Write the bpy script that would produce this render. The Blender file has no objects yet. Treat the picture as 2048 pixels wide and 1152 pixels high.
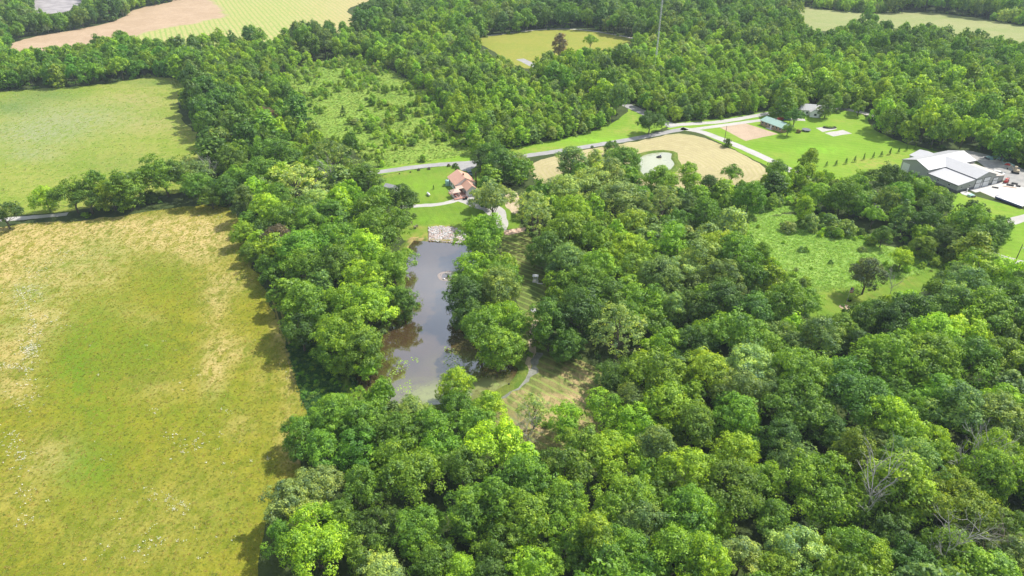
import bpy, bmesh, math, random, time
import numpy as np
from mathutils import Vector, Matrix, geometry, noise
T0=time.time()
random.seed(7); rng=np.random.default_rng(7)
scn=bpy.context.scene
# ------------------------------------------------------------------ camera
CAM_H=120.0; PITCH=math.radians(31.7); FPX=1365.33
cam_d=bpy.data.cameras.new('camera'); cam=bpy.data.objects.new('camera',cam_d); scn.collection.objects.link(cam)
cam.location=(0,0,CAM_H); cam.rotation_euler=(math.pi/2-PITCH,0,0)
cam_d.sensor_width=36; cam_d.lens=24; cam_d.clip_start=1; cam_d.clip_end=6000
scn.camera=cam
# ------------------------------------------------------------------ world, sun, exposure
SUN_EL=math.radians(52); SUN_AZ=math.radians(60)      # azimuth from +Y towards +X
w=bpy.data.worlds.new('World'); scn.world=w; w.use_nodes=True
nt=w.node_tree; nt.nodes.clear()
out=nt.nodes.new('ShaderNodeOutputWorld'); bg=nt.nodes.new('ShaderNodeBackground'); sky=nt.nodes.new('ShaderNodeTexSky')
sky.sky_type='NISHITA'; sky.sun_disc=False; sky.sun_elevation=SUN_EL; sky.sun_rotation=SUN_AZ; sky.altitude=200; sky.air_density=1.0; sky.dust_density=1.5
tc=nt.nodes.new('ShaderNodeTexCoord'); mp=nt.nodes.new('ShaderNodeMapping'); mp.inputs['Scale'].default_value=(1.6,1.6,3.2)
ns=nt.nodes.new('ShaderNodeTexNoise'); ns.inputs['Scale'].default_value=1.7; ns.inputs['Detail'].default_value=6
cr=nt.nodes.new('ShaderNodeValToRGB'); cr.color_ramp.elements[0].position=.42; cr.color_ramp.elements[1].position=.62
cr.color_ramp.elements[0].color=(.30,.30,.30,1); cr.color_ramp.elements[1].color=(.85,.85,.85,1)
mx=nt.nodes.new('ShaderNodeMix'); mx.data_type='RGBA'; mx.inputs[7].default_value=(10.5,11.2,12.2,1)
L=nt.links.new
L(tc.outputs['Generated'],mp.inputs['Vector']); L(mp.outputs[0],ns.inputs['Vector']); L(ns.outputs['Fac'],cr.inputs['Fac'])
L(cr.outputs['Color'],mx.inputs[0]); L(sky.outputs[0],mx.inputs[6]); L(mx.outputs[2],bg.inputs['Color'])
bg.inputs['Strength'].default_value=0.078
L(bg.outputs[0],out.inputs['Surface'])
sl=bpy.data.lights.new('sun','SUN'); sl.energy=4.8; sl.angle=math.radians(0.6); sl.color=(1,.95,.86)
sun=bpy.data.objects.new('sun',sl); scn.collection.objects.link(sun)
sdir=Vector((math.sin(SUN_AZ)*math.cos(SUN_EL),math.cos(SUN_AZ)*math.cos(SUN_EL),math.sin(SUN_EL)))
sun.rotation_euler=sdir.to_track_quat('Z','Y').to_euler(); sun.location=(100,100,300)
scn.view_settings.view_transform='Standard'; scn.view_settings.look='None'
scn.view_settings.exposure=0.50; scn.view_settings.gamma=1; scn.view_settings.use_curve_mapping=False
cy=scn.cycles
cy.max_bounces=6; cy.diffuse_bounces=3; cy.glossy_bounces=2; cy.transmission_bounces=4; cy.volume_bounces=0; cy.transparent_max_bounces=6
cy.caustics_reflective=False; cy.caustics_refractive=False

# ------------------------------------------------------------------ projection helpers (pixels of the 2048x1152 photograph <-> ground)
CT,ST=math.cos(PITCH),math.sin(PITCH)
def G(px,py,z=0.0):
    x=px-1024.0; y=576.0-py
    dy=FPX*CT+y*ST; dz=-FPX*ST+y*CT
    if dz>-60: dz=-60.0
    t=(z-CAM_H)/dz
    return Vector((x*t,dy*t,z))
def P(x,y,z=0.0):
    zc=z-CAM_H
    d=y*CT-zc*ST; u=y*ST+zc*CT
    return 1024+FPX*x/d, 576-FPX*u/d, d
def inpoly(px,py,poly):
    """vectorised point in polygon; px,py arrays"""
    px=np.asarray(px,float); py=np.asarray(py,float); ins=np.zeros(px.shape,bool)
    n=len(poly); j=n-1
    for i in range(n):
        xi,yi=poly[i][0],poly[i][1]; xj,yj=poly[j][0],poly[j][1]
        if yi!=yj:
            c=((yi>py)!=(yj>py))&(px<(xj-xi)*(py-yi)/(yj-yi)+xi); ins^=c
        j=i
    return ins
def chaikin(p,k=2,closed=True):
    for _ in range(k):
        q=[]; n=len(p)
        rngi=range(n) if closed else range(n-1)
        if not closed: q.append(p[0])
        for i in rngi:
            a,b=p[i],p[(i+1)%n]
            q.append((a[0]*.75+b[0]*.25,a[1]*.75+b[1]*.25)); q.append((a[0]*.25+b[0]*.75,a[1]*.25+b[1]*.75))
        if not closed: q.append(p[-1])
        p=q
    return p
def resample(p,step,closed=True):
    out=[]; n=len(p)
    for i in range(n if closed else n-1):
        a,b=p[i],p[(i+1)%n]; d=math.hypot(b[0]-a[0],b[1]-a[1]); k=max(1,int(d/step))
        for j in range(k): t=j/k; out.append((a[0]+(b[0]-a[0])*t,a[1]+(b[1]-a[1])*t))
    if not closed: out.append(p[-1])
    return out

# ------------------------------------------------------------------ object helpers
def link(o,parent=None):
    scn.collection.objects.link(o)
    if parent is not None: o.parent=parent
    return o
def tag(o,label=None,cat=None,group=None,kind=None):
    if label: o['label']=label
    if cat: o['category']=cat
    if group: o['group']=group
    if kind: o['kind']=kind
    return o
def thing(name,label,cat,loc=(0,0,0),rz=0.0,group=None,scale=1.0):
    o=bpy.data.objects.new(name,None); o.empty_display_size=.5; link(o)
    o.location=loc; o.rotation_euler=(0,0,rz); o.scale=(scale,)*3
    return tag(o,label,cat,group)
class MB:
    """collects boxes, tubes, prisms into one mesh"""
    def __init__(s): s.v=[]; s.f=[]; s.m=[]
    def add(s,vs,fs,mi=0):
        b=len(s.v); s.v+= [tuple(v) for v in vs]; s.f+=[tuple(b+i for i in f) for f in fs]; s.m+=[mi]*len(fs)
    def box(s,x0,x1,y0,y1,z0,z1,mi=0):
        s.add([(x0,y0,z0),(x1,y0,z0),(x1,y1,z0),(x0,y1,z0),(x0,y0,z1),(x1,y0,z1),(x1,y1,z1),(x0,y1,z1)],
              [(0,3,2,1),(4,5,6,7),(0,1,5,4),(1,2,6,5),(2,3,7,6),(3,0,4,7)],mi); return s
    def slab(s,pts,th,mi=0):
        """thick polygon sheet: pts is a planar loop, thickness downwards"""
        n=len(pts); lo=[(p[0],p[1],p[2]-th) for p in pts]
        s.add(list(pts)+lo,[tuple(range(n)),tuple(range(2*n-1,n-1,-1))]+[(i,i+n,(i+1)%n+n,(i+1)%n) for i in range(n)],mi); return s
    def prism_x(s,x0,x1,prof,mi=0):
        n=len(prof)
        s.add([(x0,a,b) for a,b in prof]+[(x1,a,b) for a,b in prof],[tuple(range(n-1,-1,-1)),tuple(range(n,2*n))]+[(i,(i+1)%n,(i+1)%n+n,i+n) for i in range(n)],mi); return s
    def prism_y(s,y0,y1,prof,mi=0):
        n=len(prof)
        s.add([(a,y0,b) for a,b in prof]+[(a,y1,b) for a,b in prof],[tuple(range(n)),tuple(range(2*n-1,n-1,-1))]+[(i,i+n,(i+1)%n+n,(i+1)%n) for i in range(n)],mi); return s
    def tube(s,p0,p1,r0,r1=None,n=8,mi=0):
        r1=r0 if r1 is None else r1; p0=Vector(p0); p1=Vector(p1); d=(p1-p0)
        q=d.to_track_quat('Z','Y'); vs=[]
        for p,r in ((p0,r0),(p1,r1)):
            for i in range(n):
                a=2*math.pi*i/n; vs.append(p+q@Vector((r*math.cos(a),r*math.sin(a),0)))
        s.add(vs,[(i,(i+1)%n,(i+1)%n+n,i+n) for i in range(n)]+[tuple(range(n-1,-1,-1)),tuple(range(n,2*n))],mi); return s
    def lathe(s,prof,n=16,c=(0,0,0),sx=1,sy=1,mi=0):
        vs=[];fs=[]
        for r,z in prof:
            for i in range(n):
                a=2*math.pi*i/n; vs.append((c[0]+sx*r*math.cos(a),c[1]+sy*r*math.sin(a),c[2]+z))
        for k in range(len(prof)-1):
            for i in range(n): fs.append((k*n+i,k*n+(i+1)%n,(k+1)*n+(i+1)%n,(k+1)*n+i))
        fs.append(tuple(range(n-1,-1,-1))); m=(len(prof)-1)*n; fs.append(tuple(range(m,m+n)))
        s.add(vs,fs,mi); return s
    def xf(s,M,i0=0):
        for i in range(i0,len(s.v)): s.v[i]=tuple(M@Vector(s.v[i]))
        return s
    def mesh(s,name,mats,smooth=False):
        me=bpy.data.meshes.new(name); me.from_pydata(s.v,[],s.f)
        for m in (mats if isinstance(mats,(list,tuple)) else [mats]): me.materials.append(m)
        if s.m and max(s.m)>0: me.polygons.foreach_set('material_index',s.m)
        if smooth: me.polygons.foreach_set('use_smooth',[True]*len(s.f))
        me.update(); return me
    def build(s,name,mats,parent=None,smooth=False,label=None):
        o=bpy.data.objects.new(name,s.mesh(name,mats,smooth)); link(o,parent)
        if label: o['label']=label
        return o

# ------------------------------------------------------------------ materials
def newmat(name):
    m=bpy.data.materials.new(name); m.use_nodes=True; n=m.node_tree; n.nodes.clear()
    o=n.nodes.new('ShaderNodeOutputMaterial'); return m,n,o
def N(nt,t,**k):
    n=nt.nodes.new(t)
    for a,b in k.items():
        if a in n.inputs.keys(): n.inputs[a].default_value=b
        else: setattr(n,a,b)
    return n
def mixc(nt,fac,a,b,mode='MIX'):
    m=nt.nodes.new('ShaderNodeMix'); m.data_type='RGBA'; m.blend_type=mode; m.clamp_factor=True
    for sock,v in ((m.inputs[0],fac),(m.inputs[6],a),(m.inputs[7],b)):
        if isinstance(v,bpy.types.NodeSocket): nt.links.new(v,sock)
        elif isinstance(v,(tuple,list)): sock.default_value=(v[0],v[1],v[2],1)
        else: sock.default_value=v
    return m.outputs[2]
def math_(nt,op,a,b=0.0,c=None,clamp=False):
    m=nt.nodes.new('ShaderNodeMath'); m.operation=op; m.use_clamp=clamp
    for i,v in enumerate((a,b) if c is None else (a,b,c)):
        if isinstance(v,bpy.types.NodeSocket): nt.links.new(v,m.inputs[i])
        else: m.inputs[i].default_value=v
    return m.outputs[0]
def ramp(nt,v,lo,hi):
    m=nt.nodes.new('ShaderNodeMapRange'); m.clamp=True; m.interpolation_type='SMOOTHSTEP'
    nt.links.new(v,m.inputs[0]); m.inputs[1].default_value=lo; m.inputs[2].default_value=hi; return m.outputs[0]
def noise_(nt,co,scale,detail=4,rough=.55,dist=0,stretch=None):
    if stretch is not None:
        mp=nt.nodes.new('ShaderNodeMapping'); mp.inputs['Scale'].default_value=stretch[0]; mp.inputs['Rotation'].default_value=(0,0,stretch[1]); nt.links.new(co,mp.inputs[0]); co=mp.outputs[0]
    n=nt.nodes.new('ShaderNodeTexNoise'); n.inputs['Scale'].default_value=scale; n.inputs['Detail'].default_value=detail; n.inputs['Roughness'].default_value=rough; n.inputs['Distortion'].default_value=dist
    nt.links.new(co,n.inputs['Vector']); return n.outputs['Fac']
def wco(nt):
    g=nt.nodes.new('ShaderNodeNewGeometry'); return g.outputs['Position']
def attr(nt,name,kind='GEOMETRY'):
    a=nt.nodes.new('ShaderNodeAttribute'); a.attribute_name=name; a.attribute_type=kind; return a
def simple(name,col,rough=.6,metal=0,var=.15,scale=3.0,bump=.0,spec=.3):
    m,n,o=newmat(name); p=N(n,'ShaderNodeBsdfPrincipled'); p.inputs['Roughness'].default_value=rough; p.inputs['Metallic'].default_value=metal; p.inputs['Specular IOR Level'].default_value=spec
    t=n.nodes.new('ShaderNodeTexCoord'); v=noise_(n,t.outputs['Object'],scale,5,.6)
    v2=noise_(n,t.outputs['Object'],scale*.13,3,.6)
    f=math_(n,'MULTIPLY_ADD',v,.6,math_(n,'MULTIPLY',v2,.4))
    d=tuple(c*(1-var) for c in col); b=tuple(min(1,c*(1+var)) for c in col)
    c=mixc(n,ramp(n,f,.35,.65),d,b); n.links.new(c,p.inputs['Base Color'])
    if bump:
        bn=N(n,'ShaderNodeBump'); bn.inputs['Strength'].default_value=bump; bn.inputs['Distance'].default_value=.05; n.links.new(v,bn.inputs['Height']); n.links.new(bn.outputs[0],p.inputs['Normal'])
    n.links.new(p.outputs[0],o.inputs['Surface']); return m
def ribbed(name,col,period=.6,axis=0,rough=.45):
    m,n,o=newmat(name); p=N(n,'ShaderNodeBsdfPrincipled'); p.inputs['Roughness'].default_value=rough
    t=n.nodes.new('ShaderNodeTexCoord'); sx=n.nodes.new('ShaderNodeSeparateXYZ'); n.links.new(t.outputs['Object'],sx.inputs[0])
    fr=math_(n,'FRACT',math_(n,'DIVIDE',sx.outputs[axis],period)); rib=math_(n,'LESS_THAN',fr,.14)
    v=noise_(n,t.outputs['Object'],.5,4); c0=mixc(n,v,tuple(c*.9 for c in col),tuple(min(1,c*1.08) for c in col))
    c=mixc(n,math_(n,'MULTIPLY',rib,.16),c0,tuple(c*.5 for c in col))
    n.links.new(c,p.inputs['Base Color']); bn=N(n,'ShaderNodeBump'); bn.inputs['Distance'].default_value=.03; n.links.new(rib,bn.inputs['Height']); n.links.new(bn.outputs[0],p.inputs['Normal'])
    n.links.new(p.outputs[0],o.inputs['Surface']); return m
def grass(name,base,alt,tan=(.42,.28,.11),dark=(.03,.07,.02),weed=(.30,.34,.22),fine=1.0,mow=None,rows=None,windrow=None,altamt=1.0,clump=1.0):
    """ground cover: base/alt mixed by broad patches; vertex colour 'wt' R = dry, G = dark weeds, also painted tree shade on the clearing path, B = lush; optional mowing lanes, crop rows, windrows"""
    m,n,o=newmat(name); co=wco(n); w_=attr(n,'wt'); sp=n.nodes.new('ShaderNodeSeparateColor'); n.links.new(w_.outputs['Color'],sp.inputs[0])
    big=noise_(n,co,.035,5,.6,.6); mid=noise_(n,co,.22,6,.65,.4); sm=noise_(n,co,1.1,6,.7); fi=noise_(n,co,2.1,5,.8)
    st=noise_(n,co,.55,5,.7,.8,stretch=((1,.38,1),.5))
    c=mixc(n,ramp(n,math_(n,'MULTIPLY_ADD',mid,.5,math_(n,'MULTIPLY',big,.5)),.40,.60),base,tuple(base[i]+(alt[i]-base[i])*altamt for i in range(3)))
    c=mixc(n,math_(n,'MULTIPLY',ramp(n,st,.45,.75),.45*clump),c,tuple(x*1.5 for x in alt))
    dr=math_(n,'MULTIPLY',sp.outputs[0],math_(n,'MULTIPLY_ADD',ramp(n,math_(n,'MULTIPLY_ADD',st,.55,math_(n,'MULTIPLY',mid,.45)),.40,.57),.9,.1))
    c=mixc(n,dr,c,tan)
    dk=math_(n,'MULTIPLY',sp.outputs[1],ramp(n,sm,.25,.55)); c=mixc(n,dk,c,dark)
    lu=math_(n,'MULTIPLY',sp.outputs[2],ramp(n,st,.3,.6)); c=mixc(n,lu,c,weed)
    # blotches and fine blade-scale grain
    c=mixc(n,math_(n,'MULTIPLY',ramp(n,sm,.5,.78),.36*clump),c,tuple(x*.45 for x in base))
    g=math_(n,'MULTIPLY_ADD',fi,1.1*fine,1-.55*fine); cc=n.nodes.new('ShaderNodeCombineColor')
    for i in range(3): n.links.new(g,cc.inputs[i])
    c=mixc(n,1.0,c,cc.outputs[0],'MULTIPLY')
    if mow or rows or windrow:
        sx=n.nodes.new('ShaderNodeSeparateXYZ'); n.links.new(co,sx.inputs[0])
    if mow:
        ang,per,amt=mow; q=math_(n,'ADD',math_(n,'MULTIPLY',sx.outputs[0],math.cos(ang)/per),math_(n,'MULTIPLY',sx.outputs[1],math.sin(ang)/per))
        q=math_(n,'ADD',q,math_(n,'MULTIPLY',noise_(n,co,.03,3),1.5)); s_=math_(n,'SINE',math_(n,'MULTIPLY',q,6.283))
        c=mixc(n,math_(n,'MULTIPLY',ramp(n,s_,(-.3 if amt<.5 else .35),(.6 if amt<.5 else .95)),amt),c,tuple(x*(1.45 if amt<.5 else 2.6) for x in base))
    if rows:
        ang,per,col,amt=rows; q=math_(n,'ADD',math_(n,'MULTIPLY',sx.outputs[0],math.cos(ang)/per),math_(n,'MULTIPLY',sx.outputs[1],math.sin(ang)/per))
        q=math_(n,'ADD',q,math_(n,'MULTIPLY',noise_(n,co,.02,2),.8)); s_=math_(n,'SINE',math_(n,'MULTIPLY',q,6.283))
        k=math_(n,'MULTIPLY',ramp(n,s_,.1,.9),math_(n,'MULTIPLY',sp.outputs[1],amt)); c=mixc(n,k,c,col)
    if windrow:
        per,col,amt=windrow; d_=attr(n,'dist'); q=math_(n,'ADD',math_(n,'DIVIDE',d_.outputs['Fac'],per),math_(n,'MULTIPLY',noise_(n,co,.12,4,.6),.9))
        s_=math_(n,'SINE',math_(n,'MULTIPLY',q,6.283)); c=mixc(n,math_(n,'MULTIPLY',ramp(n,s_,-.2,.7),math_(n,'MULTIPLY',ramp(n,mid,.2,.6),amt)),c,col)
    p=N(n,'ShaderNodeBsdfPrincipled'); p.inputs['Roughness'].default_value=.95; p.inputs['Specular IOR Level'].default_value=.15
    n.links.new(c,p.inputs['Base Color']); bn=N(n,'ShaderNodeBump'); bn.inputs['Strength'].default_value=.7; bn.inputs['Distance'].default_value=.35
    n.links.new(math_(n,'MULTIPLY_ADD',sm,.6,math_(n,'MULTIPLY',fi,.4)),bn.inputs['Height']); n.links.new(bn.outputs[0],p.inputs['Normal'])
    n.links.new(p.outputs[0],o.inputs['Surface']); return m
def gravel(name,a,b,scale=.8,track=0.0):
    m,n,o=newmat(name); co=wco(n); v=noise_(n,co,scale,6,.7); v2=noise_(n,co,.12,4,.6); v3=noise_(n,co,5,3,.7)
    c=mixc(n,ramp(n,math_(n,'MULTIPLY_ADD',v,.5,math_(n,'MULTIPLY',v2,.5)),.35,.65),a,b)
    c=mixc(n,math_(n,'MULTIPLY',v3,.35),c,tuple(x*.5 for x in a))
    p=N(n,'ShaderNodeBsdfPrincipled'); p.inputs['Roughness'].default_value=.9; n.links.new(c,p.inputs['Base Color'])
    bn=N(n,'ShaderNodeBump'); bn.inputs['Strength'].default_value=.4; bn.inputs['Distance'].default_value=.08; n.links.new(v3,bn.inputs['Height']); n.links.new(bn.outputs[0],p.inputs['Normal'])
    n.links.new(p.outputs[0],o.inputs['Surface']); return m
def leafmat():
    m,n,o=newmat('leaves'); t=attr(n,'tint','INSTANCER'); tn=attr(n,'tone'); oi=n.nodes.new('ShaderNodeObjectInfo')
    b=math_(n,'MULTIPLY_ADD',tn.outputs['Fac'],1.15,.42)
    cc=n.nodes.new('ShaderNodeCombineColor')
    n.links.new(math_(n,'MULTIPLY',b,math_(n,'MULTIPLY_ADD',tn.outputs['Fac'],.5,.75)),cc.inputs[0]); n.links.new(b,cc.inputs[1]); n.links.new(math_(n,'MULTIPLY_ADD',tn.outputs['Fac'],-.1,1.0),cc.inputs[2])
    c=mixc(n,1.0,t.outputs['Color'],cc.outputs[0],'MULTIPLY')
    d=N(n,'ShaderNodeBsdfDiffuse'); tr=N(n,'ShaderNodeBsdfTranslucent'); gl=N(n,'ShaderNodeBsdfGlossy'); gl.inputs['Roughness'].default_value=.55; gl.inputs['Color'].default_value=(.8,.85,.8,1)
    n.links.new(c,d.inputs['Color']); n.links.new(mixc(n,1.0,c,(1.3,1.25,.6),'MULTIPLY'),tr.inputs['Color'])
    m1=N(n,'ShaderNodeMixShader'); m1.inputs[0].default_value=.40; n.links.new(d.outputs[0],m1.inputs[1]); n.links.new(tr.outputs[0],m1.inputs[2])
    m2=N(n,'ShaderNodeMixShader'); m2.inputs[0].default_value=.035; n.links.new(m1.outputs[0],m2.inputs[1]); n.links.new(gl.outputs[0],m2.inputs[2])
    n.links.new(m2.outputs[0],o.inputs['Surface']); return m
M_leaf=leafmat()
M_bark=simple('bark',(.13,.11,.085),.9,var=.35,scale=2.5)
M_dead=simple('dead_wood',(.42,.40,.37),.9,var=.25,scale=3)

# ------------------------------------------------------------------ sheets of ground
def sheet(name,poly_px,z,mat,step=4.0,jit=.5,smooth=1,blobs=(),edge=None,world=False,kind='structure',distf=False,weights=None):
    pts=[(p[0],p[1]) for p in poly_px] if world else [tuple(G(*p)[:2]) for p in poly_px]
    pts=chaikin(pts,smooth) if smooth else pts
    es=edge or step*.7
    pts=resample(pts,es)
    if jit: pts=[(x+jit*noise.noise(Vector((x*.21,y*.21,1)))*2+jit*.5*noise.noise(Vector((x*.9,y*.9,3)))*2,y+jit*noise.noise(Vector((x*.21,y*.21,7)))*2+jit*.5*noise.noise(Vector((x*.9,y*.9,5)))*2) for x,y in pts]
    nb=len(pts); ed=[(i,(i+1)%nb) for i in range(nb)]
    xs=[p[0] for p in pts]; ys=[p[1] for p in pts]
    gx,gy=np.meshgrid(np.arange(min(xs),max(xs),step),np.arange(min(ys),max(ys),step)); gx=gx.ravel()+rng.uniform(-.2,.2,gx.size)*step; gy=gy.ravel()+rng.uniform(-.2,.2,gy.size)*step
    k=inpoly(gx,gy,pts); inner=[(a,b) for a,b in zip(gx[k],gy[k])]
    co=[Vector(p) for p in pts+inner]
    v,e,f,_,_,_=geometry.delaunay_2d_cdt(co,ed,[],1,1e-4)
    me=bpy.data.meshes.new(name); me.from_pydata([(a.x,a.y,z) for a in v],[],[tuple(q) for q in f]); me.materials.append(mat)
    X=np.array([a.x for a in v]); Y=np.array([a.y for a in v])
    W=np.zeros((len(v),4),np.float32); W[:,3]=1
    if blobs:
        px,py,_=P(X,Y)
        for (bx,by,rx,ry,ch,amt) in blobs:
            g=np.exp(-(((px-bx)/rx)**2+((py-by)/ry)**2)); W[:,ch]=np.clip(W[:,ch]+g*amt,0,1)
    if weights is not None: W[:,:3]=np.clip(W[:,:3]+weights(X,Y),0,1)
    a=me.color_attributes.new('wt','FLOAT_COLOR','POINT'); a.data.foreach_set('color',W.ravel())
    if distf:
        B=np.array(resample(pts,3)); D=np.sqrt(((X[:,None]-B[None,:,0])**2+(Y[:,None]-B[None,:,1])**2).min(1))
        d=me.attributes.new('dist','FLOAT','POINT'); d.data.foreach_set('value',D.astype(np.float32))
    me.update()
    n0=me.polygons[0].normal.z if len(me.polygons) else 1
    if n0<0: me.flip_normals()
    o=bpy.data.objects.new(name,me); link(o); tag(o,kind=kind); return o,pts
def strip(name,pl_px,w,z,mat,jit=.25,world=False,wend=None,step=2.0):
    pts=[(p[0],p[1]) for p in pl_px] if world else [tuple(G(*p)[:2]) for p in pl_px]
    pts=resample(chaikin(pts,2,False),step,False); vs=[];fs=[]
    n=len(pts)
    for i,(x,y) in enumerate(pts):
        a=pts[max(0,i-1)]; b=pts[min(n-1,i+1)]; dx,dy=b[0]-a[0],b[1]-a[1]; l=math.hypot(dx,dy) or 1; nx,ny=-dy/l,dx/l
        ww=w/2+((wend or w)-w)/2*i/n
        for s in (-1,1):
            q=ww+jit*2*noise.noise(Vector((x*.35+s*9,y*.35,2)))
            vs.append((x+nx*s*q,y+ny*s*q,z))
        if i: fs.append((2*i-2,2*i-1,2*i+1,2*i))
    me=bpy.data.meshes.new(name); me.from_pydata(vs,[],fs); me.materials.append(mat); me.update()
    if me.polygons[0].normal.z<0: me.flip_normals()
    o=bpy.data.objects.new(name,me); link(o); tag(o,kind='structure'); return o

M_floor=grass('woodland_floor',(.035,.055,.018),(.06,.085,.022),fine=.8)
M_field=grass('olive_field_grass',(.138,.170,.010),(.212,.208,.016),tan=(.46,.36,.15),dark=(.03,.075,.012),weed=(.100,.200,.008),fine=1.25)
M_pasture=grass('pasture_grass',(.170,.240,.026),(.24,.265,.055),tan=(.34,.27,.14),dark=(.05,.13,.04),weed=(.27,.28,.18),fine=1.0)
M_scrub=grass('scrub_grass',(.15,.255,.032),(.215,.30,.05),tan=(.40,.34,.12),dark=(.04,.10,.02),weed=(.17,.32,.04),fine=1.2,clump=1.7)
M_lawn=grass('mown_lawn',(.108,.198,.016),(.148,.235,.024),tan=(.34,.26,.08),dark=(.05,.13,.01),weed=(.2,.4,.02),fine=.6,mow=(.35,3.2,.22),clump=.4)
M_lawn2=grass('mown_lawn_bright',(.140,.262,.018),(.182,.29,.028),tan=(.33,.28,.08),dark=(.06,.16,.012),weed=(.24,.5,.03),fine=.5,mow=(1.2,3.6,.22),clump=.35)
M_meadow=grass('meadow_weeds',(.16,.29,.045),(.23,.35,.07),tan=(.3,.3,.1),dark=(.04,.1,.02),weed=(.16,.3,.08),fine=1.0)
M_hay=grass('mown_hay',(.36,.31,.17),(.42,.365,.205),tan=(.42,.33,.17),dark=(.10,.2,.02),weed=(.24,.26,.08),fine=.8,windrow=(2.3,(.30,.28,.10),.42),clump=.3)
M_tan=grass('bare_tilled_field',(.36,.26,.17),(.42,.31,.21),tan=(.5,.3,.2),dark=(.16,.34,.04),weed=(.46,.365,.17),fine=.7,rows=(.45,4.2,(.20,.30,.06),.75),clump=.3)
M_farfield=grass('far_hayfield',(.22,.26,.09),(.27,.28,.12),tan=(.46,.36,.2),fine=.6,clump=.5)
M_farfield2=grass('far_golden_field',(.21,.24,.035),(.25,.25,.045),tan=(.46,.40,.1),fine=.6,clump=.5)
M_weedbank=grass('weedy_bank',(.03,.085,.018),(.05,.12,.02),tan=(.22,.15,.09),fine=1)
M_dirt=grass('dirt_patch',(.38,.29,.21),(.43,.33,.24),tan=(.4,.3,.2),fine=.5,clump=.35)
M_road=gravel('road_asphalt',(.27,.265,.27),(.37,.36,.355),.5)
M_gravel=gravel('pale_gravel',(.38,.365,.35),(.50,.48,.45),.9)
M_lot=gravel('gravel_lot',(.24,.24,.24),(.42,.40,.38),.35)
M_conc=gravel('concrete',(.52,.50,.48),(.58,.55,.53),.3)
M_track=grass('bare_track',(.38,.31,.20),(.46,.38,.26),tan=(.5,.4,.3),dark=(.08,.15,.03),fine=.8)
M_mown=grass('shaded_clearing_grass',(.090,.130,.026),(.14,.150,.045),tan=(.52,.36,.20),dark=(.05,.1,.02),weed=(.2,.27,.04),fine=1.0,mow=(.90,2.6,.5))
M_quarry=gravel('stone_ground',(.24,.22,.23),(.42,.39,.40),.08)

# polygons of open land, traced in the photograph
FIELD=[(-160,470),(0,455),(60,446),(150,442),(230,434),(330,417),(470,408),(482,470),(500,525),(522,560),(545,620),(572,690),(592,745),(604,800),(618,850),(606,890),(600,935),(560,990),(530,1060),(512,1110),(520,1175),(530,1300),(-300,1300)]
PASTURE=[(-160,196),(0,182),(180,172),(290,155),(345,155),(372,168),(352,192),(362,240),(390,262),(395,300),(400,340),(430,372),(300,395),(160,420),(60,430),(-160,445)]
TANF=[(10,92),(60,74),(180,55),(245,38),(265,18),(365,0),(380,-60),(790,-60),(745,0),(700,15),(690,28),(745,36),(705,50),(690,90),(560,110),(400,110),(200,125),(60,125)]
TANV=[(10,92),(60,74),(180,55),(245,38),(265,18),(365,0),(380,-60),(790,-60),(745,0),(700,12),(692,27),(745,34),(705,42),(600,42),(560,55),(500,48),(480,55),(420,62),(400,66),(350,76),(290,80),(240,62),(200,72),(160,84),(90,95),(30,96)]
MIDF=[(935,74),(1000,68),(1060,61),(1150,58),(1200,64),(1290,81),(1260,88),(1240,97),(1190,112),(1100,140),(1030,135),(1000,110)]
MIDV=[(940,76),(1000,70),(1060,61),(1150,58),(1200,64),(1285,81),(1250,90),(1200,97),(1150,98),(1120,100),(1085,112),(1065,122),(1045,118),(1010,104),(975,88)]
TOPR=[(1560,8),(1700,25),(1760,27),(1820,24),(1900,28),(2048,52),(2300,90),(2300,150),(2048,92),(1960,80),(1850,70),(1700,64),(1600,60)]
TOPV=[(1562,9),(1700,25),(1760,27),(1820,24),(1900,28),(2048,52),(2300,90),(2300,130),(2048,84),(1990,68),(1950,58),(1880,48),(1800,48),(1730,38),(1680,46),(1665,62),(1625,58),(1605,40),(1600,24)]
SCRUB=[(575,140),(640,120),(720,115),(800,150),(880,200),(905,260),(955,300),(930,312),(850,325),(760,335),(720,320),(700,290),(640,275),(600,240),(570,200),(545,170)]
VERGE=[(740,336),(850,322),(945,308),(1060,290),(1130,276),(1200,258),(1250,232),(1260,212),(1330,240),(1345,250),(1290,270),(1200,290),(1060,312),(950,327),(850,335),(745,352),(690,362)]
YARD=[(750,352),(850,336),(935,330),(965,340),(1000,380),(1040,420),(1040,455),(990,470),(925,478),(905,483),(860,481),(822,482),(800,478),(800,450),(830,430),(800,415),(760,395),(740,370)]
YARDV=[(765,356),(850,338),(935,330),(950,345),(955,375),(925,405),(930,440),(925,465),(905,480),(822,480),(815,460),(838,430),(838,400),(815,380),(790,374),(765,370)]
HAY=[(1050,340),(1060,325),(1150,302),(1230,290),(1290,280),(1345,266),(1400,272),(1440,288),(1490,310),(1535,338),(1540,365),(1480,380),(1400,380),(1300,370),(1200,372),(1090,375)]
HAYV=[(1065,345),(1070,322),(1150,302),(1230,288),(1290,280),(1345,268),(1400,274),(1440,290),(1490,312),(1532,338),(1530,360),(1470,362),(1440,350),(1405,358),(1370,352),(1345,335),(1310,350),(1280,345),(1270,325),(1225,300),(1190,305),(1150,318),(1110,330),(1100,362),(1085,370)]
RLAWN=[(1330,262),(1345,244),(1440,238),(1540,222),(1600,212),(1680,214),(1725,224),(1745,258),(1800,285),(1850,297),(1900,310),(1840,340),(1760,362),(1640,372),(1560,345),(1520,325),(1440,285),(1395,262)]
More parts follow.
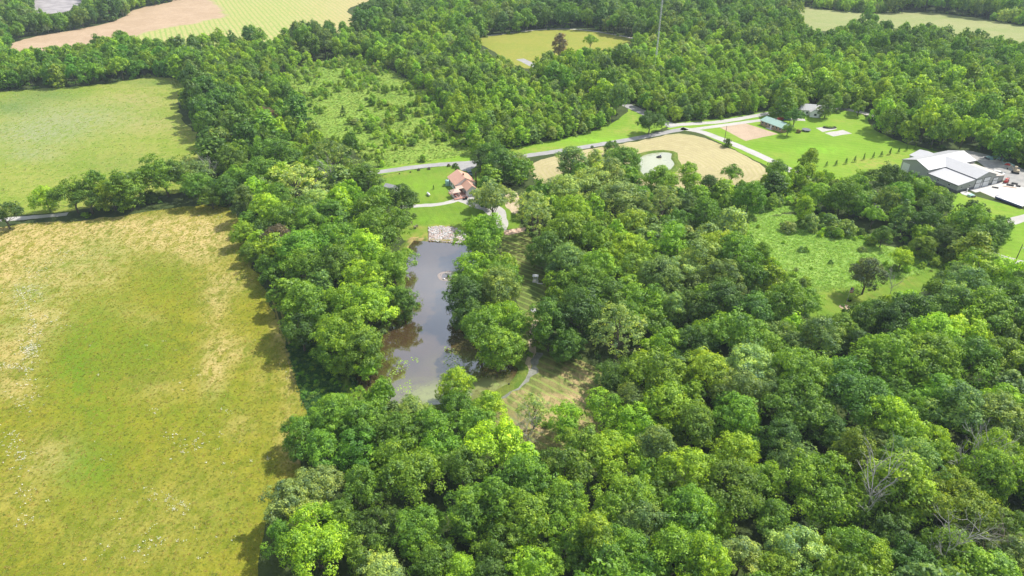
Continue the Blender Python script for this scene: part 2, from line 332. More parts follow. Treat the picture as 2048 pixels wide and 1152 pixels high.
RLAWNV=[(1345,262),(1355,250),(1440,245),(1500,238),(1560,240),(1640,250),(1655,236),(1720,228),(1740,258),(1800,285),(1850,297),(1830,320),(1800,345),(1760,352),(1690,350),(1650,352),(1625,322),(1570,318),(1530,318),(1440,282),(1395,262)]
LOT=[(1790,345),(1850,300),(1945,290),(1990,312),(2048,340),(2150,370),(2150,420),(2048,418),(1975,398),(1900,385),(1860,378)]
LOTV=[(1800,345),(1805,312),(1860,300),(1945,298),(1990,318),(2048,338),(2200,380),(2200,520),(2048,430),(2000,400),(1985,375),(1900,380),(1850,352)]
RLOW=[(1905,382),(1975,398),(2048,420),(2150,450),(2200,600),(2048,530),(1990,510),(1960,470),(1900,430)]
RLOWV=[(1925,382),(1960,385),(1990,395),(2048,415),(2200,450),(2200,590),(2048,528),(1995,508),(2008,470),(2020,455),(2015,425),(1985,412),(1960,405)]
RMEAD=[(1480,440),(1560,430),(1640,430),(1720,455),(1780,500),(1880,505),(1925,520),(1900,535),(1800,560),(1720,590),(1620,580),(1560,560),(1500,510),(1440,450),(1400,410),(1440,380),(1520,360),(1640,345),(1700,380),(1600,420)]
RMEADV=[(1505,480),(1490,440),(1530,420),(1580,415),(1600,465),(1640,475),(1700,480),(1770,505),(1775,530),(1830,540),(1900,525),(1860,560),(1800,575),(1730,590),(1700,625),(1650,625),(1625,590),(1590,565),(1560,540)]
MOWR=[(1590,585),(1640,572),(1720,575),(1800,555),(1900,530),(1950,535),(1900,570),(1820,590),(1760,620),(1700,650),(1640,650),(1610,620)]
PATHG=[(1000,455),(1045,450),(1075,500),(1100,545),(1110,590),(1085,625),(1085,680),(1180,730),(1230,770),(1260,900),(1180,960),(1050,930),(960,840),(940,800),(1000,790),(1035,760),(1040,735),(1040,680),(1045,620),(1020,560),(1000,500)]
PATHV=[(1030,500),(1060,505),(1085,530),(1100,560),(1085,600),(1065,612),(1064,640),(1080,665),(1085,700),(1120,715),(1180,745),(1190,785),(1170,812),(1100,790),(1030,800),(955,800),(1035,760),(1045,735),(1062,715),(1062,665),(1048,610),(1038,560)]
POND=[(818,481),(860,482),(905,485),(935,488),(965,505),(975,540),(955,590),(945,640),(965,690),(1000,712),(1036,733),(1036,748),(1015,772),(980,790),(930,803),(850,812),(780,808),(725,790),(700,770),(698,745),(715,725),(745,695),(790,640),(805,590),(812,530)]
PONDV=[(820,481),(905,485),(925,495),(915,520),(915,545),(885,575),(883,610),(890,640),(920,660),(945,700),(985,745),(1040,738),(1030,758),(1000,780),(940,790),(905,770),(868,795),(790,785),(765,735),(795,700),(785,650),(815,635),(840,600),(835,560),(822,520)]
POND2=[(1277,317),(1289,309),(1321,304),(1346,305),(1341,315),(1350,327),(1347,335),(1330,350),(1300,360),(1284,350),(1273,333)]
WEEDB=[(575,690),(632,688),(700,740),(716,775),(660,815),(628,860),(606,800)]
OPEN=[FIELD,PASTURE,TANV,MIDV,TOPV,VERGE,YARDV,HAYV,RLAWNV,LOTV,RLOWV,RMEADV,PATHV,PONDV,WEEDB,[(70,22),(78,-20),(170,-20),(162,10),(115,22)]]
OPEN+=[[(1700,462),(1760,452),(1800,485),(1845,508),(1908,520),(1900,538),(1780,548)],[(1603,208),(1645,206),(1650,246),(1600,246)],[(1675,212),(1745,225),(1740,238),(1690,228),(1660,222)],[(1340,245),(1450,235),(1575,213),(1582,224),(1450,250),(1345,257)],[(1065,299),(1150,281),(1225,257),(1258,236),(1262,222),(1300,240),(1290,272),(1200,290),(1068,316)],[(1003,372),(1035,368),(1047,400),(1040,440),(1056,452),(1060,468),(1012,480),(1000,455),(1012,430)],[(1605,582),(1680,570),(1715,600),(1700,625),(1660,640),(1640,625)],[(1742,582),(1800,560),(1890,532),(1905,542),(1850,570),(1790,588),(1745,592)],[(1065,305),(1150,290),(1280,258),(1290,272),(1220,286),(1068,314)],[(1240,204),(1262,208),(1285,222),(1300,232),(1285,235),(1255,216)]]
SCRUB2=[(1380,385),(1500,375),(1620,345),(1700,380),(1740,440),(1700,480),(1640,470),(1520,470),(1480,455),(1420,430)]

# one ground sheet to the horizon
def base_ground():
    R=5000; ys=[-600,0,150,300,500,800,1200,2000,R]; xs=[-R,-1500,-700,-300,0,300,700,1500,R]
    vs=[(x,y,-.02) for y in ys for x in xs]; n=len(xs)
    fs=[(j*n+i,j*n+i+1,(j+1)*n+i+1,(j+1)*n+i) for j in range(len(ys)-1) for i in range(n-1)]
    me=bpy.data.meshes.new('ground'); me.from_pydata(vs,[],fs); me.materials.append(M_floor)
    a=me.color_attributes.new('wt','FLOAT_COLOR','POINT'); a.data.foreach_set('color',[0.0,0.0,0.0,1.0]*len(vs))
    o=link(bpy.data.objects.new('ground',me)); tag(o,kind='structure')
base_ground()
tanb=[(250,470,330,40,0,.5),(100,560,110,60,0,.4),(60,520,140,45,0,1),(20,470,160,28,0,1),(180,475,160,30,0,.9),(330,455,120,25,0,.7),(390,490,50,38,0,.9),(60,600,70,60,0,.8),(20,690,60,70,0,.8),(90,640,45,35,0,.5),
      (430,600,25,60,0,.75),(425,745,24,50,0,.9),(460,700,35,30,0,.8),(470,560,30,25,0,.6),(600,900,22,40,0,.9),(582,760,18,60,0,.55),(575,880,30,60,0,.35),(110,915,55,45,0,.7),(30,780,40,22,0,.7),(560,660,16,50,0,.7),(320,780,60,30,0,.3),
      (180,510,60,30,0,.55),(210,560,30,20,0,.5),(250,1080,140,80,0,.18),(400,1000,120,90,0,.15),(30,1000,70,60,0,.25),
      (330,560,60,60,2,.35),(290,700,50,40,2,.5),(440,800,30,30,2,.4),(350,830,50,20,2,.35),(250,620,40,20,0,.3),(300,640,25,15,0,.35),(480,850,30,25,0,.4),(520,760,18,40,0,.3),(60,590,50,30,2,.7),(180,640,90,90,2,.5),(150,740,60,60,2,.7),(210,500,60,30,2,.5),(200,830,80,60,2,.4),(170,940,70,50,2,.8),(20,650,30,30,2,.7),(120,530,70,22,2,.4),(480,1030,90,60,2,.2)]
sheet('field',FIELD,.012,M_field,3.0,.9,1,tanb)
sheet('pasture',PASTURE,.012,M_pasture,6,1.2,1,[(140,235,120,30,2,.6),(60,270,100,25,2,.6),(270,200,60,20,0,.5),(300,250,60,20,0,.4),(20,215,60,16,1,.6),(90,190,70,14,1,.5),(300,165,60,8,1,.4),(220,330,120,30,1,.2),(60,310,60,14,2,.5)])
def tanw(X,Y):
    px,py,_=P(X,Y); a=np.zeros((len(X),3)); 
    # green rows east of the line from (370,0)-(455,35)-(270,75)
    c=inpoly(px,py,[(420,-80),(425,0),(458,33),(400,45),(300,62),(262,75),(300,130),(800,130),(900,0),(900,-80)])
    a[:,1]=c*np.clip(1-(px-560)/260,.35,1)*.9; a[:,2]=c*.8; return a
sheet('tilled_field',TANF,.012,M_tan,6,1.0,1,weights=tanw)
sheet('far_golden_field',MIDF,.012,M_farfield2,8,1.0,1)
sheet('far_hayfield',TOPR,.012,M_farfield,10,1.0,1)
sheet('scrub_meadow',SCRUB,.012,M_scrub,6,2.0,1,[(700,250,60,30,2,.5),(640,160,60,20,2,.5)])
sheet('roadside_verge',VERGE,.014,M_lawn2,4,.6,1,[(1100,300,80,5,0,.7),(1250,262,30,6,0,.6),(850,329,90,3,0,.5),(1180,280,60,4,2,.6),(1265,235,10,20,0,.6)])
sheet('farmhouse_lawn',YARD,.020,M_lawn,3,.5,1,[(850,474,18,10,0,1),(832,478,22,5,0,.7),(880,454,70,3.5,0,.8),(760,352,30,5,0,.4),(800,346,40,3,0,.4),(850,372,60,20,2,.3),(900,350,30,4,0,.35),(860,440,50,8,2,.4),(880,395,30,4,0,.3)])
sheet('hayfield',HAY,.018,M_hay,3,.5,1,[(1120,360,30,10,2,.5),(1240,296,50,6,2,.6),(1400,268,60,4,1,.4)],distf=True)
sheet('house_lawn',RLAWN,.016,M_lawn2,5,.8,1,[(1745,325,40,8,0,.7),(1800,310,30,5,0,.8),(1740,340,60,14,0,.35),(1640,300,50,8,2,.5),(1480,275,40,5,0,.5),(1600,285,60,8,1,.25),(1690,243,30,5,0,.4),(1560,310,30,5,0,.4)])
sheet('workshop_lawn',RLOW,.018,M_lawn2,5,.8,1,[(1950,395,20,6,0,.6),(2000,420,40,8,0,.3)])
sheet('weed_meadow',RMEAD,.013,M_meadow,4,1.5,1)
sheet('mown_strip',MOWR,.022,M_lawn,4,.6,1,[(1820,563,14,8,0,.8),(1700,590,80,30,0,.3)])
sheet('clearing',PATHG,.014,M_mown,2.5,.7,1,[(1020,790,50,12,0,.7),(1130,745,60,22,0,.55),(1170,770,30,30,0,.5),(1090,800,40,14,0,.7),(1155,800,22,14,0,.8),(1100,850,80,40,0,.8),(1170,875,30,30,0,.9),(1065,655,12,30,0,.6),(1065,590,30,40,1,.5)])  # last blob paints the tree shade over the grass path in dark green
sheet('weedy_bank',WEEDB,.022,M_weedbank,3,1.0,1,[(655,720,22,16,0,.9),(690,755,16,16,0,.9),(570,700,12,60,0,.6)])
sheet('stone_ground',[(60,26),(70,-20),(180,-20),(165,14),(115,28)],.014,M_quarry,8,.5,1)
sheet('dirt_patch',[(1440,255),(1489,246),(1556,268),(1491,282)],.026,M_dirt,4,.15,0)
sheet('gravel_pad',[(1631,256),(1654,253),(1675,258),(1645,264)],.026,M_gravel,3,.2,0)
sheet('gravel_pad',[(1649,266),(1686,260),(1703,267),(1667,273)],.026,M_gravel,3,.2,0)
sheet('gravel_lot',[(1925,300),(1950,303),(2000,318),(2060,345),(2200,390),(2200,420),(2048,385),(2010,362),(1990,350)],.024,M_lot,4,.4,1)
sheet('concrete_yard',[(1950,379),(1990,360),(2060,378),(2140,402),(2140,450),(2048,412),(1990,396)],.030,M_conc,4,.05,0)
# roads and tracks
strip('road',[(560,372),(690,352),(745,346),(850,331),(930,326),(950,325),(1065,310),(1150,297),(1230,284),(1285,274.5),(1340,263),(1372,257)],4.6,.034,M_road)
strip('road',[(1362,257),(1400,262),(1450,281),(1495,300),(1535,318),(1600,350),(1700,395),(1880,458),(1990,513),(2048,528),(2200,560)],5.0,.034,M_gravel)
strip('road',[(1040,118),(1080,137),(1165,176),(1250,208),(1300,231),(1350,254)],6.5,.032,M_road)
strip('gravel_drive',[(1338,250),(1400,247),(1450,243),(1540,226),(1585,220),(1640,214),(1690,218),(1720,224),(1750,232)],4.6,.038,M_gravel)
strip('gravel_drive',[(1385,259),(1430,253),(1480,246),(1524,240),(1575,238),(1610,240)],3.8,.038,M_gravel)
strip('gravel_road',[(-160,452),(0,440),(60,435),(105,431),(135,428)],3.4,.030,M_gravel)
strip('garden_path',[(800,414),(833,412),(880,409),(905,403),(922,396)],3.0,.030,M_gravel)
sheet('gravel_drive',[(905,398),(935,388),(955,392),(1000,408),(1018,440),(1012,470),(1000,462),(975,425),(935,410)],.032,M_gravel,3,.4,1)
sheet('parking_apron',[(905,326),(955,322),(952,334),(938,341),(926,343),(915,335)],.040,M_road,3,.2,1)
sheet('bare_patch',[(1000,375),(1030,380),(1040,400),(1036,430),(1020,425),(1005,400)],.026,M_track,3,.5,1)
sheet('patio',[(1004,462),(1030,457),(1050,454),(1052,461),(1032,468),(1008,471)],.036,simple('patio_brick',(.52,.36,.27),.8,var=.35,scale=.8),3,.4,1)
strip('mown_track',[(930,75),(1000,69),(1060,60.5),(1110,57.5),(1170,59),(1240,71),(1300,84)],3.2,.030,M_gravel)
strip('mown_track',[(1322,150),(1329,180),(1334,205),(1336,232)],4.0,.028,M_gravel)
strip('gravel_drive',[(2120,425),(2048,434),(2010,449),(1980,458),(1880,458)],4.4,.040,M_gravel)
strip('bare_track',[(948,803),(1000,787),(1035,762),(1055,735),(1066,700),(1064,660),(1072,640)],2.0,.030,M_track,.3)
M_rut=grass('worn_grass',(.20,.18,.05),(.25,.22,.07),fine=.9)
strip('field_track',[(540,575),(556,640),(571,700),(590,770)],.6,.030,M_rut,.2)
strip('field_track',[(550,572),(566,637),(581,697),(600,767)],.6,.030,M_rut,.2)
strip('gravel_track',[(975,806),(1010,790),(1045,768),(1066,748),(1070,722),(1072,705)],1.7,.034,gravel('grey_stones',(.13,.14,.10),(.30,.30,.27),.9),.9)

# ------------------------------------------------------------------ ponds
def water_mat(name,mud,film,refl=.34):
    m,n,o=newmat(name); co=wco(n); w_=attr(n,'wt'); sp=n.nodes.new('ShaderNodeSeparateColor'); n.links.new(w_.outputs['Color'],sp.inputs[0])
    v=noise_(n,co,.09,5,.6,.8); v2=noise_(n,co,.5,5,.7)
    c=mixc(n,ramp(n,v,.35,.65),mud,tuple(x*.75 for x in mud))
    ff=math_(n,'MULTIPLY',sp.outputs[1],ramp(n,math_(n,'MULTIPLY_ADD',v,.6,math_(n,'MULTIPLY',v2,.4)),.30,.52))
    c=mixc(n,ff,c,film)
    d=N(n,'ShaderNodeBsdfDiffuse'); n.links.new(c,d.inputs[0]); g=N(n,'ShaderNodeBsdfGlossy'); g.inputs['Roughness'].default_value=.045
    bn=N(n,'ShaderNodeBump'); bn.inputs['Strength'].default_value=.10; bn.inputs['Distance'].default_value=.05; n.links.new(noise_(n,co,1.3,3,.5),bn.inputs['Height']); n.links.new(bn.outputs[0],g.inputs['Normal'])
    fr=N(n,'ShaderNodeFresnel'); fr.inputs[0].default_value=1.5
    k=math_(n,'MULTIPLY',math_(n,'ADD',math_(n,'MULTIPLY',fr.outputs[0],2.2),refl-.12),math_(n,'MULTIPLY_ADD',ff,-.55,1.0),clamp=True)
    mx=N(n,'ShaderNodeMixShader'); n.links.new(k,mx.inputs[0]); n.links.new(d.outputs[0],mx.inputs[1]); n.links.new(g.outputs[0],mx.inputs[2]); n.links.new(mx.outputs[0],o.inputs['Surface']); return m
M_water=water_mat('pond_water',(.12,.075,.035),(.30,.34,.13),.50)
M_water2=water_mat('small_pond_water',(.38,.40,.27),(.48,.50,.34),.22)
_,pond_pts=sheet('pond_water',POND,.045,M_water,3,.4,1,[(860,790,90,28,1,.95),(985,775,50,22,1,1),(935,700,22,30,1,.45),(880,730,30,20,1,.25)])
_,pond2_pts=sheet('small_pond_water',POND2,.045,M_water2,3,.2,1,[(1310,325,50,30,1,.7)])
def bank(name,pts,h,w1,w2,mat,skip=None):
    n=len(pts); cx=sum(p[0] for p in pts)/n; cy=sum(p[1] for p in pts)/n
    area=sum(pts[i][0]*pts[(i+1)%n][1]-pts[(i+1)%n][0]*pts[i][1] for i in range(n)); sg=1 if area>0 else -1
    vs=[];fs=[]
    for i,(x,y) in enumerate(pts):
        a=pts[i-3]; b=pts[(i+3)%n]; dx,dy=b[0]-a[0],b[1]-a[1]; l=math.hypot(dx,dy) or 1; nx,ny=sg*dy/l,-sg*dx/l
        hh=h*(1+.5*noise.noise(Vector((x*.2,y*.2,0))))
        for off,z in ((-.3,.02),(.5,hh*.7),(w1,hh),(w2,.0)): vs.append((x+nx*off,y+ny*off,z))
    for i in range(n):
        j=(i+1)%n
        for k in range(3): fs.append((i*4+k,i*4+k+1,j*4+k+1,j*4+k) if sg<0 else (i*4+k,j*4+k,j*4+k+1,i*4+k+1))
    me=bpy.data.meshes.new(name); me.from_pydata(vs,[],fs); me.materials.append(mat); me.update()
    W=np.zeros((len(vs),4),np.float32); px,py,_=P(np.array([v[0] for v in vs]),np.array([v[1] for v in vs])); W[:,0]=((px>815)&(px<925)&(py<500))*.8
    a=me.color_attributes.new('wt','FLOAT_COLOR','POINT'); a.data.foreach_set('color',W.ravel())
    o=link(bpy.data.objects.new(name,me)); tag(o,kind='structure'); return o
M_bank=grass('bank_grass',(.085,.15,.02),(.14,.17,.03),tan=(.40,.28,.13))
bank('pond_bank',pond_pts,.45,1.2,3.0,M_bank)
bank('small_pond_bank',pond2_pts,.5,1.3,3.2,M_bank)

# ------------------------------------------------------------------ haze
def haze():
    b=MB().box(-1100,1100,-60,1250,-1.2,124); m,n,o=newmat('haze'); v=N(n,'ShaderNodeVolumePrincipled')
    v.inputs['Color'].default_value=(.72,.86,1.0,1); v.inputs['Density'].default_value=.00011; v.inputs['Anisotropy'].default_value=0.0
    n.links.new(v.outputs[0],o.inputs['Volume']); ob=b.build('haze',m); tag(ob,kind='stuff')
haze()

# ------------------------------------------------------------------ tree meshes
def leaves_mesh(name,centers,normals,size,tone,extra=None,seed=0,asp=.62):
    """diamond-shaped folded leaf clumps, two triangles each"""
    r=np.random.default_rng(seed); n=len(centers)
    t=r.normal(size=(n,3)); t-=normals*(t*normals).sum(1,keepdims=True); t/=np.linalg.norm(t,axis=1,keepdims=True)+1e-9
    b=np.cross(normals,t); s=size[:,None]
    v=np.stack([centers+t*s*.5,centers+b*s*.5*asp-normals*s*.12,centers-t*s*.5,centers-b*s*.5*asp-normals*s*.12],1).reshape(-1,3)
    if extra: ev,ef=extra
    else: ev,ef=[],[]
    nv=len(v); me=bpy.data.meshes.new(name)
    idx=np.arange(n)*4; faces=np.stack([idx,idx+1,idx+2,idx,idx+2,idx+3],1).reshape(-1,3)
    allv=np.vstack([v,np.array(ev).reshape(-1,3)]) if len(ev) else v
    fl=faces.ravel().tolist(); counts=[3]*len(faces)
    for f in ef: fl+= [i+nv for i in f]; counts.append(len(f))
    me.vertices.add(len(allv)); me.vertices.foreach_set('co',allv.astype(np.float32).ravel())
    me.loops.add(len(fl)); me.loops.foreach_set('vertex_index',fl)
    me.polygons.add(len(counts)); st=np.concatenate([[0],np.cumsum(counts)[:-1]]); me.polygons.foreach_set('loop_start',st.astype(np.int32))
    me.materials.append(M_leaf)
    if len(ef):
        me.materials.append(M_bark); mi=[0]*len(faces)+[1]*len(ef); me.polygons.foreach_set('material_index',mi)
    tv=np.concatenate([np.repeat(tone,4),np.zeros(len(allv)-nv)]).astype(np.float32)
    a=me.attributes.new('tone','FLOAT','POINT'); a.data.foreach_set('value',tv)
    me.update(calc_edges=True); return me
def unit(a): return a/(np.linalg.norm(a,axis=-1,keepdims=True)+1e-9)
def crown_pts(kind,R,zb,zt,nl,per,ls,seed,lp=15,cl=.72):
    """crown = lobes spread over an uneven envelope; returns leaf centres, normals, sizes, tones, lobe centres"""
    r=np.random.default_rng(seed); H=zt-zb; C=[];Nn=[];S=[];T=[];LC=[]
    lean=r.normal(size=2)*R*.10; ph=r.uniform(0,6.28,4); am=r.uniform(.06,.21,4)
    domes=None
    if kind=='broad' or (kind=='round' and seed%2==0):
        k=r.integers(4,7) if kind=='broad' else r.integers(3,6); domes=[]
        for j in range(k):
            a=j*6.283/k+r.normal()*.3; q=R*r.uniform(.36,.56); dr=R*r.uniform(.42,.58); domes.append((math.cos(a)*q,math.sin(a)*q,zb+H*r.uniform(.30,.62),dr,dr*r.uniform(.75,1.15)))
        domes.append((r.normal()*R*.1,r.normal()*R*.1,zb+H*.66,R*.5,H*.34))
    for i in range(nl):
        u=(i+.5)/nl; 
        if kind=='cone': h=1-math.sqrt(1-u)*1.0; h=u**.8; env=(1-h)**.85*(.9)+.04; 
        elif kind=='tall': h=u**.85; env=math.sin(math.pi*min(1,(.12+.85*h)))**.55*.95 if h<.97 else .25
        elif kind=='bush': h=u; env=math.sqrt(max(0,1-h*h))*.9+.05
        else: h=u**.72; env=math.sqrt(max(0.0,1-((h-.38)/.64)**2)) if h>.38 else .72+.28*(h/.38)
        a=i*2.39996+r.normal()*.35
        e=env*(1+sum(am[k]*math.sin((k+1)*a+ph[k]) for k in range(4)))
        if kind in('round','airy','broad'): rl=R*r.uniform(.17,.42)
        elif kind=='tall': rl=R*r.uniform(.28,.46)
        elif kind=='cone': rl=R*r.uniform(.16,.30)*(1.15-h*.6)
        else: rl=R*r.uniform(.25,.42)
        rad=max(0,R*e-rl*.75)*(1 if r.random()<.78 else r.uniform(.3,.8))
        c=np.array([math.cos(a)*rad+lean[0]*h,math.sin(a)*rad+lean[1]*h,zb+H*h*.93-rl*.1*(h>.5)+r.normal()*H*.05]); LC.append((c,rl))
        if domes is not None:
            dm=domes[i%len(domes)]; aa=r.uniform(0,6.28); el=math.asin(r.uniform(-.45,1.0)); rl=R*r.uniform(.15,.30)
            c=np.array([dm[0]+math.cos(aa)*math.cos(el)*(dm[3]-rl*.5),dm[1]+math.sin(aa)*math.cos(el)*(dm[3]-rl*.5),dm[2]+math.sin(el)*dm[4]]); c[2]=max(c[2],zb+rl*.5); LC[-1]=(c,rl); a=math.atan2(c[1],c[0]); rad=R
        ad=np.array([math.cos(a)*.6*(rad>R*.2),math.sin(a)*.6*(rad>R*.2),.55])
        lt=np.clip(r.normal(.48,.12),0,1); ncl=max(3,int(per*(rl/(R*.32))**1.5*r.uniform(.85,1.15)))
        D=unit(r.normal(size=(ncl,3))+ad); q=rl*r.uniform(.5,1.0,ncl)**.6*np.where(r.random(ncl)<.08,1.25,1.0); cc=c+D*q[:,None]*np.array([1,1,.82])
        cr_=cl*r.uniform(.65,1.3,ncl); ct=np.clip(lt+r.normal(size=ncl)*.12,0,1)
        m=lp; d=unit(r.normal(size=(ncl,m,3))+D[:,None,:]*.75+np.array([0,0,.35])); qq=r.uniform(.55,1.08,(ncl,m,1))
        p=(cc[:,None,:]+d*qq*cr_[:,None,None]*np.array([1,1,.8])).reshape(-1,3); n=len(p)
        nn=unit(d.reshape(-1,3)*.9+np.repeat(D,m,0)*.35+r.normal(size=(n,3))*.38+np.array([0,0,.15]))
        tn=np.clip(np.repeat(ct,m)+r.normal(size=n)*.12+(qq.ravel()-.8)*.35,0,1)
        C.append(p);Nn.append(nn);S.append(ls*r.uniform(.65,1.35,n));T.append(tn)
    return np.vstack(C),np.vstack(Nn),np.concatenate(S),np.concatenate(T),LC
def trunk_geo(R,zt,LC,seed,th=.30,limbs=9,sides=6,drop=.75):
    r=random.Random(seed); m=MB(); top=zt*drop
    pts=[Vector((0,0,-.3))]; 
    for k in range(1,5): pts.append(Vector((r.gauss(0,.12)*k,r.gauss(0,.12)*k,top*k/4)))
    for k in range(4): m.tube(pts[k],pts[k+1],th*(1-.2*k),th*(1-.2*(k+1)),sides)
    pick=sorted(LC,key=lambda q:r.random())[:limbs]
    for c,rl in pick:
        c=Vector(c); k=r.uniform(.3,.95); z0=min(c.z*.75,top*.95); z0=max(z0*k,zt*.12); f=z0/top*4; i=min(3,int(f)); b=pts[i].lerp(pts[i+1],f-i)
        mid=b.lerp(c,.5)+Vector((0,0,-.06*zt*r.random())); m.tube(b,mid,th*.36,th*.22,5); m.tube(mid,c,th*.22,th*.07,5)
        for _ in range(2):
            e=c+Vector((r.gauss(0,1),r.gauss(0,1),r.uniform(0,1)))*rl*.8; m.tube(mid.lerp(c,.6),e,th*.1,th*.03,4)
    return m
PROTO={}   # kind -> list of dict(crown mesh, trunk mesh, R, H)
def make_protos():
    spec=[('round',8,5.0,1.8,11.5,54,14,.46),('broad',5,6.5,1.8,11.5,90,15,.48),('tall',4,3.3,1.2,11.5,44,9,.40),('airy',3,5.4,3.5,13.0,46,5.5,.44),('cone',3,2.2,.3,7.5,60,4,.36),('bush',3,2.2,-.1,2.4,20,7,.32)]
    for kind,cnt,R,zb,zt,nl,per,ls in spec:
        PROTO[kind]=[]
        for i in range(cnt):
            s=hash((kind,i))&0 or (sum(map(ord,kind))*31+i*7)
            cl={'round':.78,'broad':.82,'tall':.62,'airy':.66,'cone':.34,'bush':.42}[kind]; C,Nn,S,T,LC=crown_pts(kind,R,zb,zt,nl,per,ls*.80,s,21,cl)
            keep=(C[:,2]>-.05)
            cm=leaves_mesh('crown',C[keep],Nn[keep],S[keep],T[keep],None,s)
            tg=trunk_geo(R,zt,LC,s,{'airy':.36,'round':.30,'broad':.36,'tall':.22,'cone':.12,'bush':.05}[kind],{'airy':16,'bush':4,'cone':3}.get(kind,9))
            tm=tg.mesh('trunk',M_bark)
            # coarse version for the far woods: fewer, larger clumps
            C2,N2,S2,T2,_=crown_pts(kind,R,zb,zt,int(nl*.85),max(3,per*.85),ls*1.7,s+500,7,cl*1.15); k2=C2[:,2]>-.05
            lg=MB().tube((0,0,-.3),(0,0,zt*.6),.28 if R>3 else .12,.1,5)
            lm=leaves_mesh('far_tree',C2[k2],N2[k2],S2[k2],T2[k2],(lg.v,lg.f),s)
            PROTO[kind].append(dict(c=cm,t=tm,lo=lm,R=R,H=zt,n=len(S)))
make_protos()
COL={'d':(.064,.150,.016),'m':(.108,.228,.014),'b':(.165,.310,.012),'o':(.225,.340,.095),'g':(.125,.222,.048),'y':(.145,.258,.014),'p':(.110,.100,.065),'v':(.205,.36,.018),'n':(.085,.23,.010),'f':(.110,.165,.065)}
TONE={'d':'dark green','m':'mid green','b':'bright green','o':'pale olive','g':'grey-green','y':'yellow-green','p':'purplish brown','v':'yellowish green','n':'deep emerald green','f':'fuzzy grey-green'}
def tint(c,r=random):
    k=r.uniform(.74,1.22)*1.44; h=r.uniform(-.10,.14) if True else 0; h=r.uniform(-.12,.12); a=COL[c]; return (a[0]*k*(1+h)*1.10,a[1]*k,a[2]*k*(1-h)*.85)

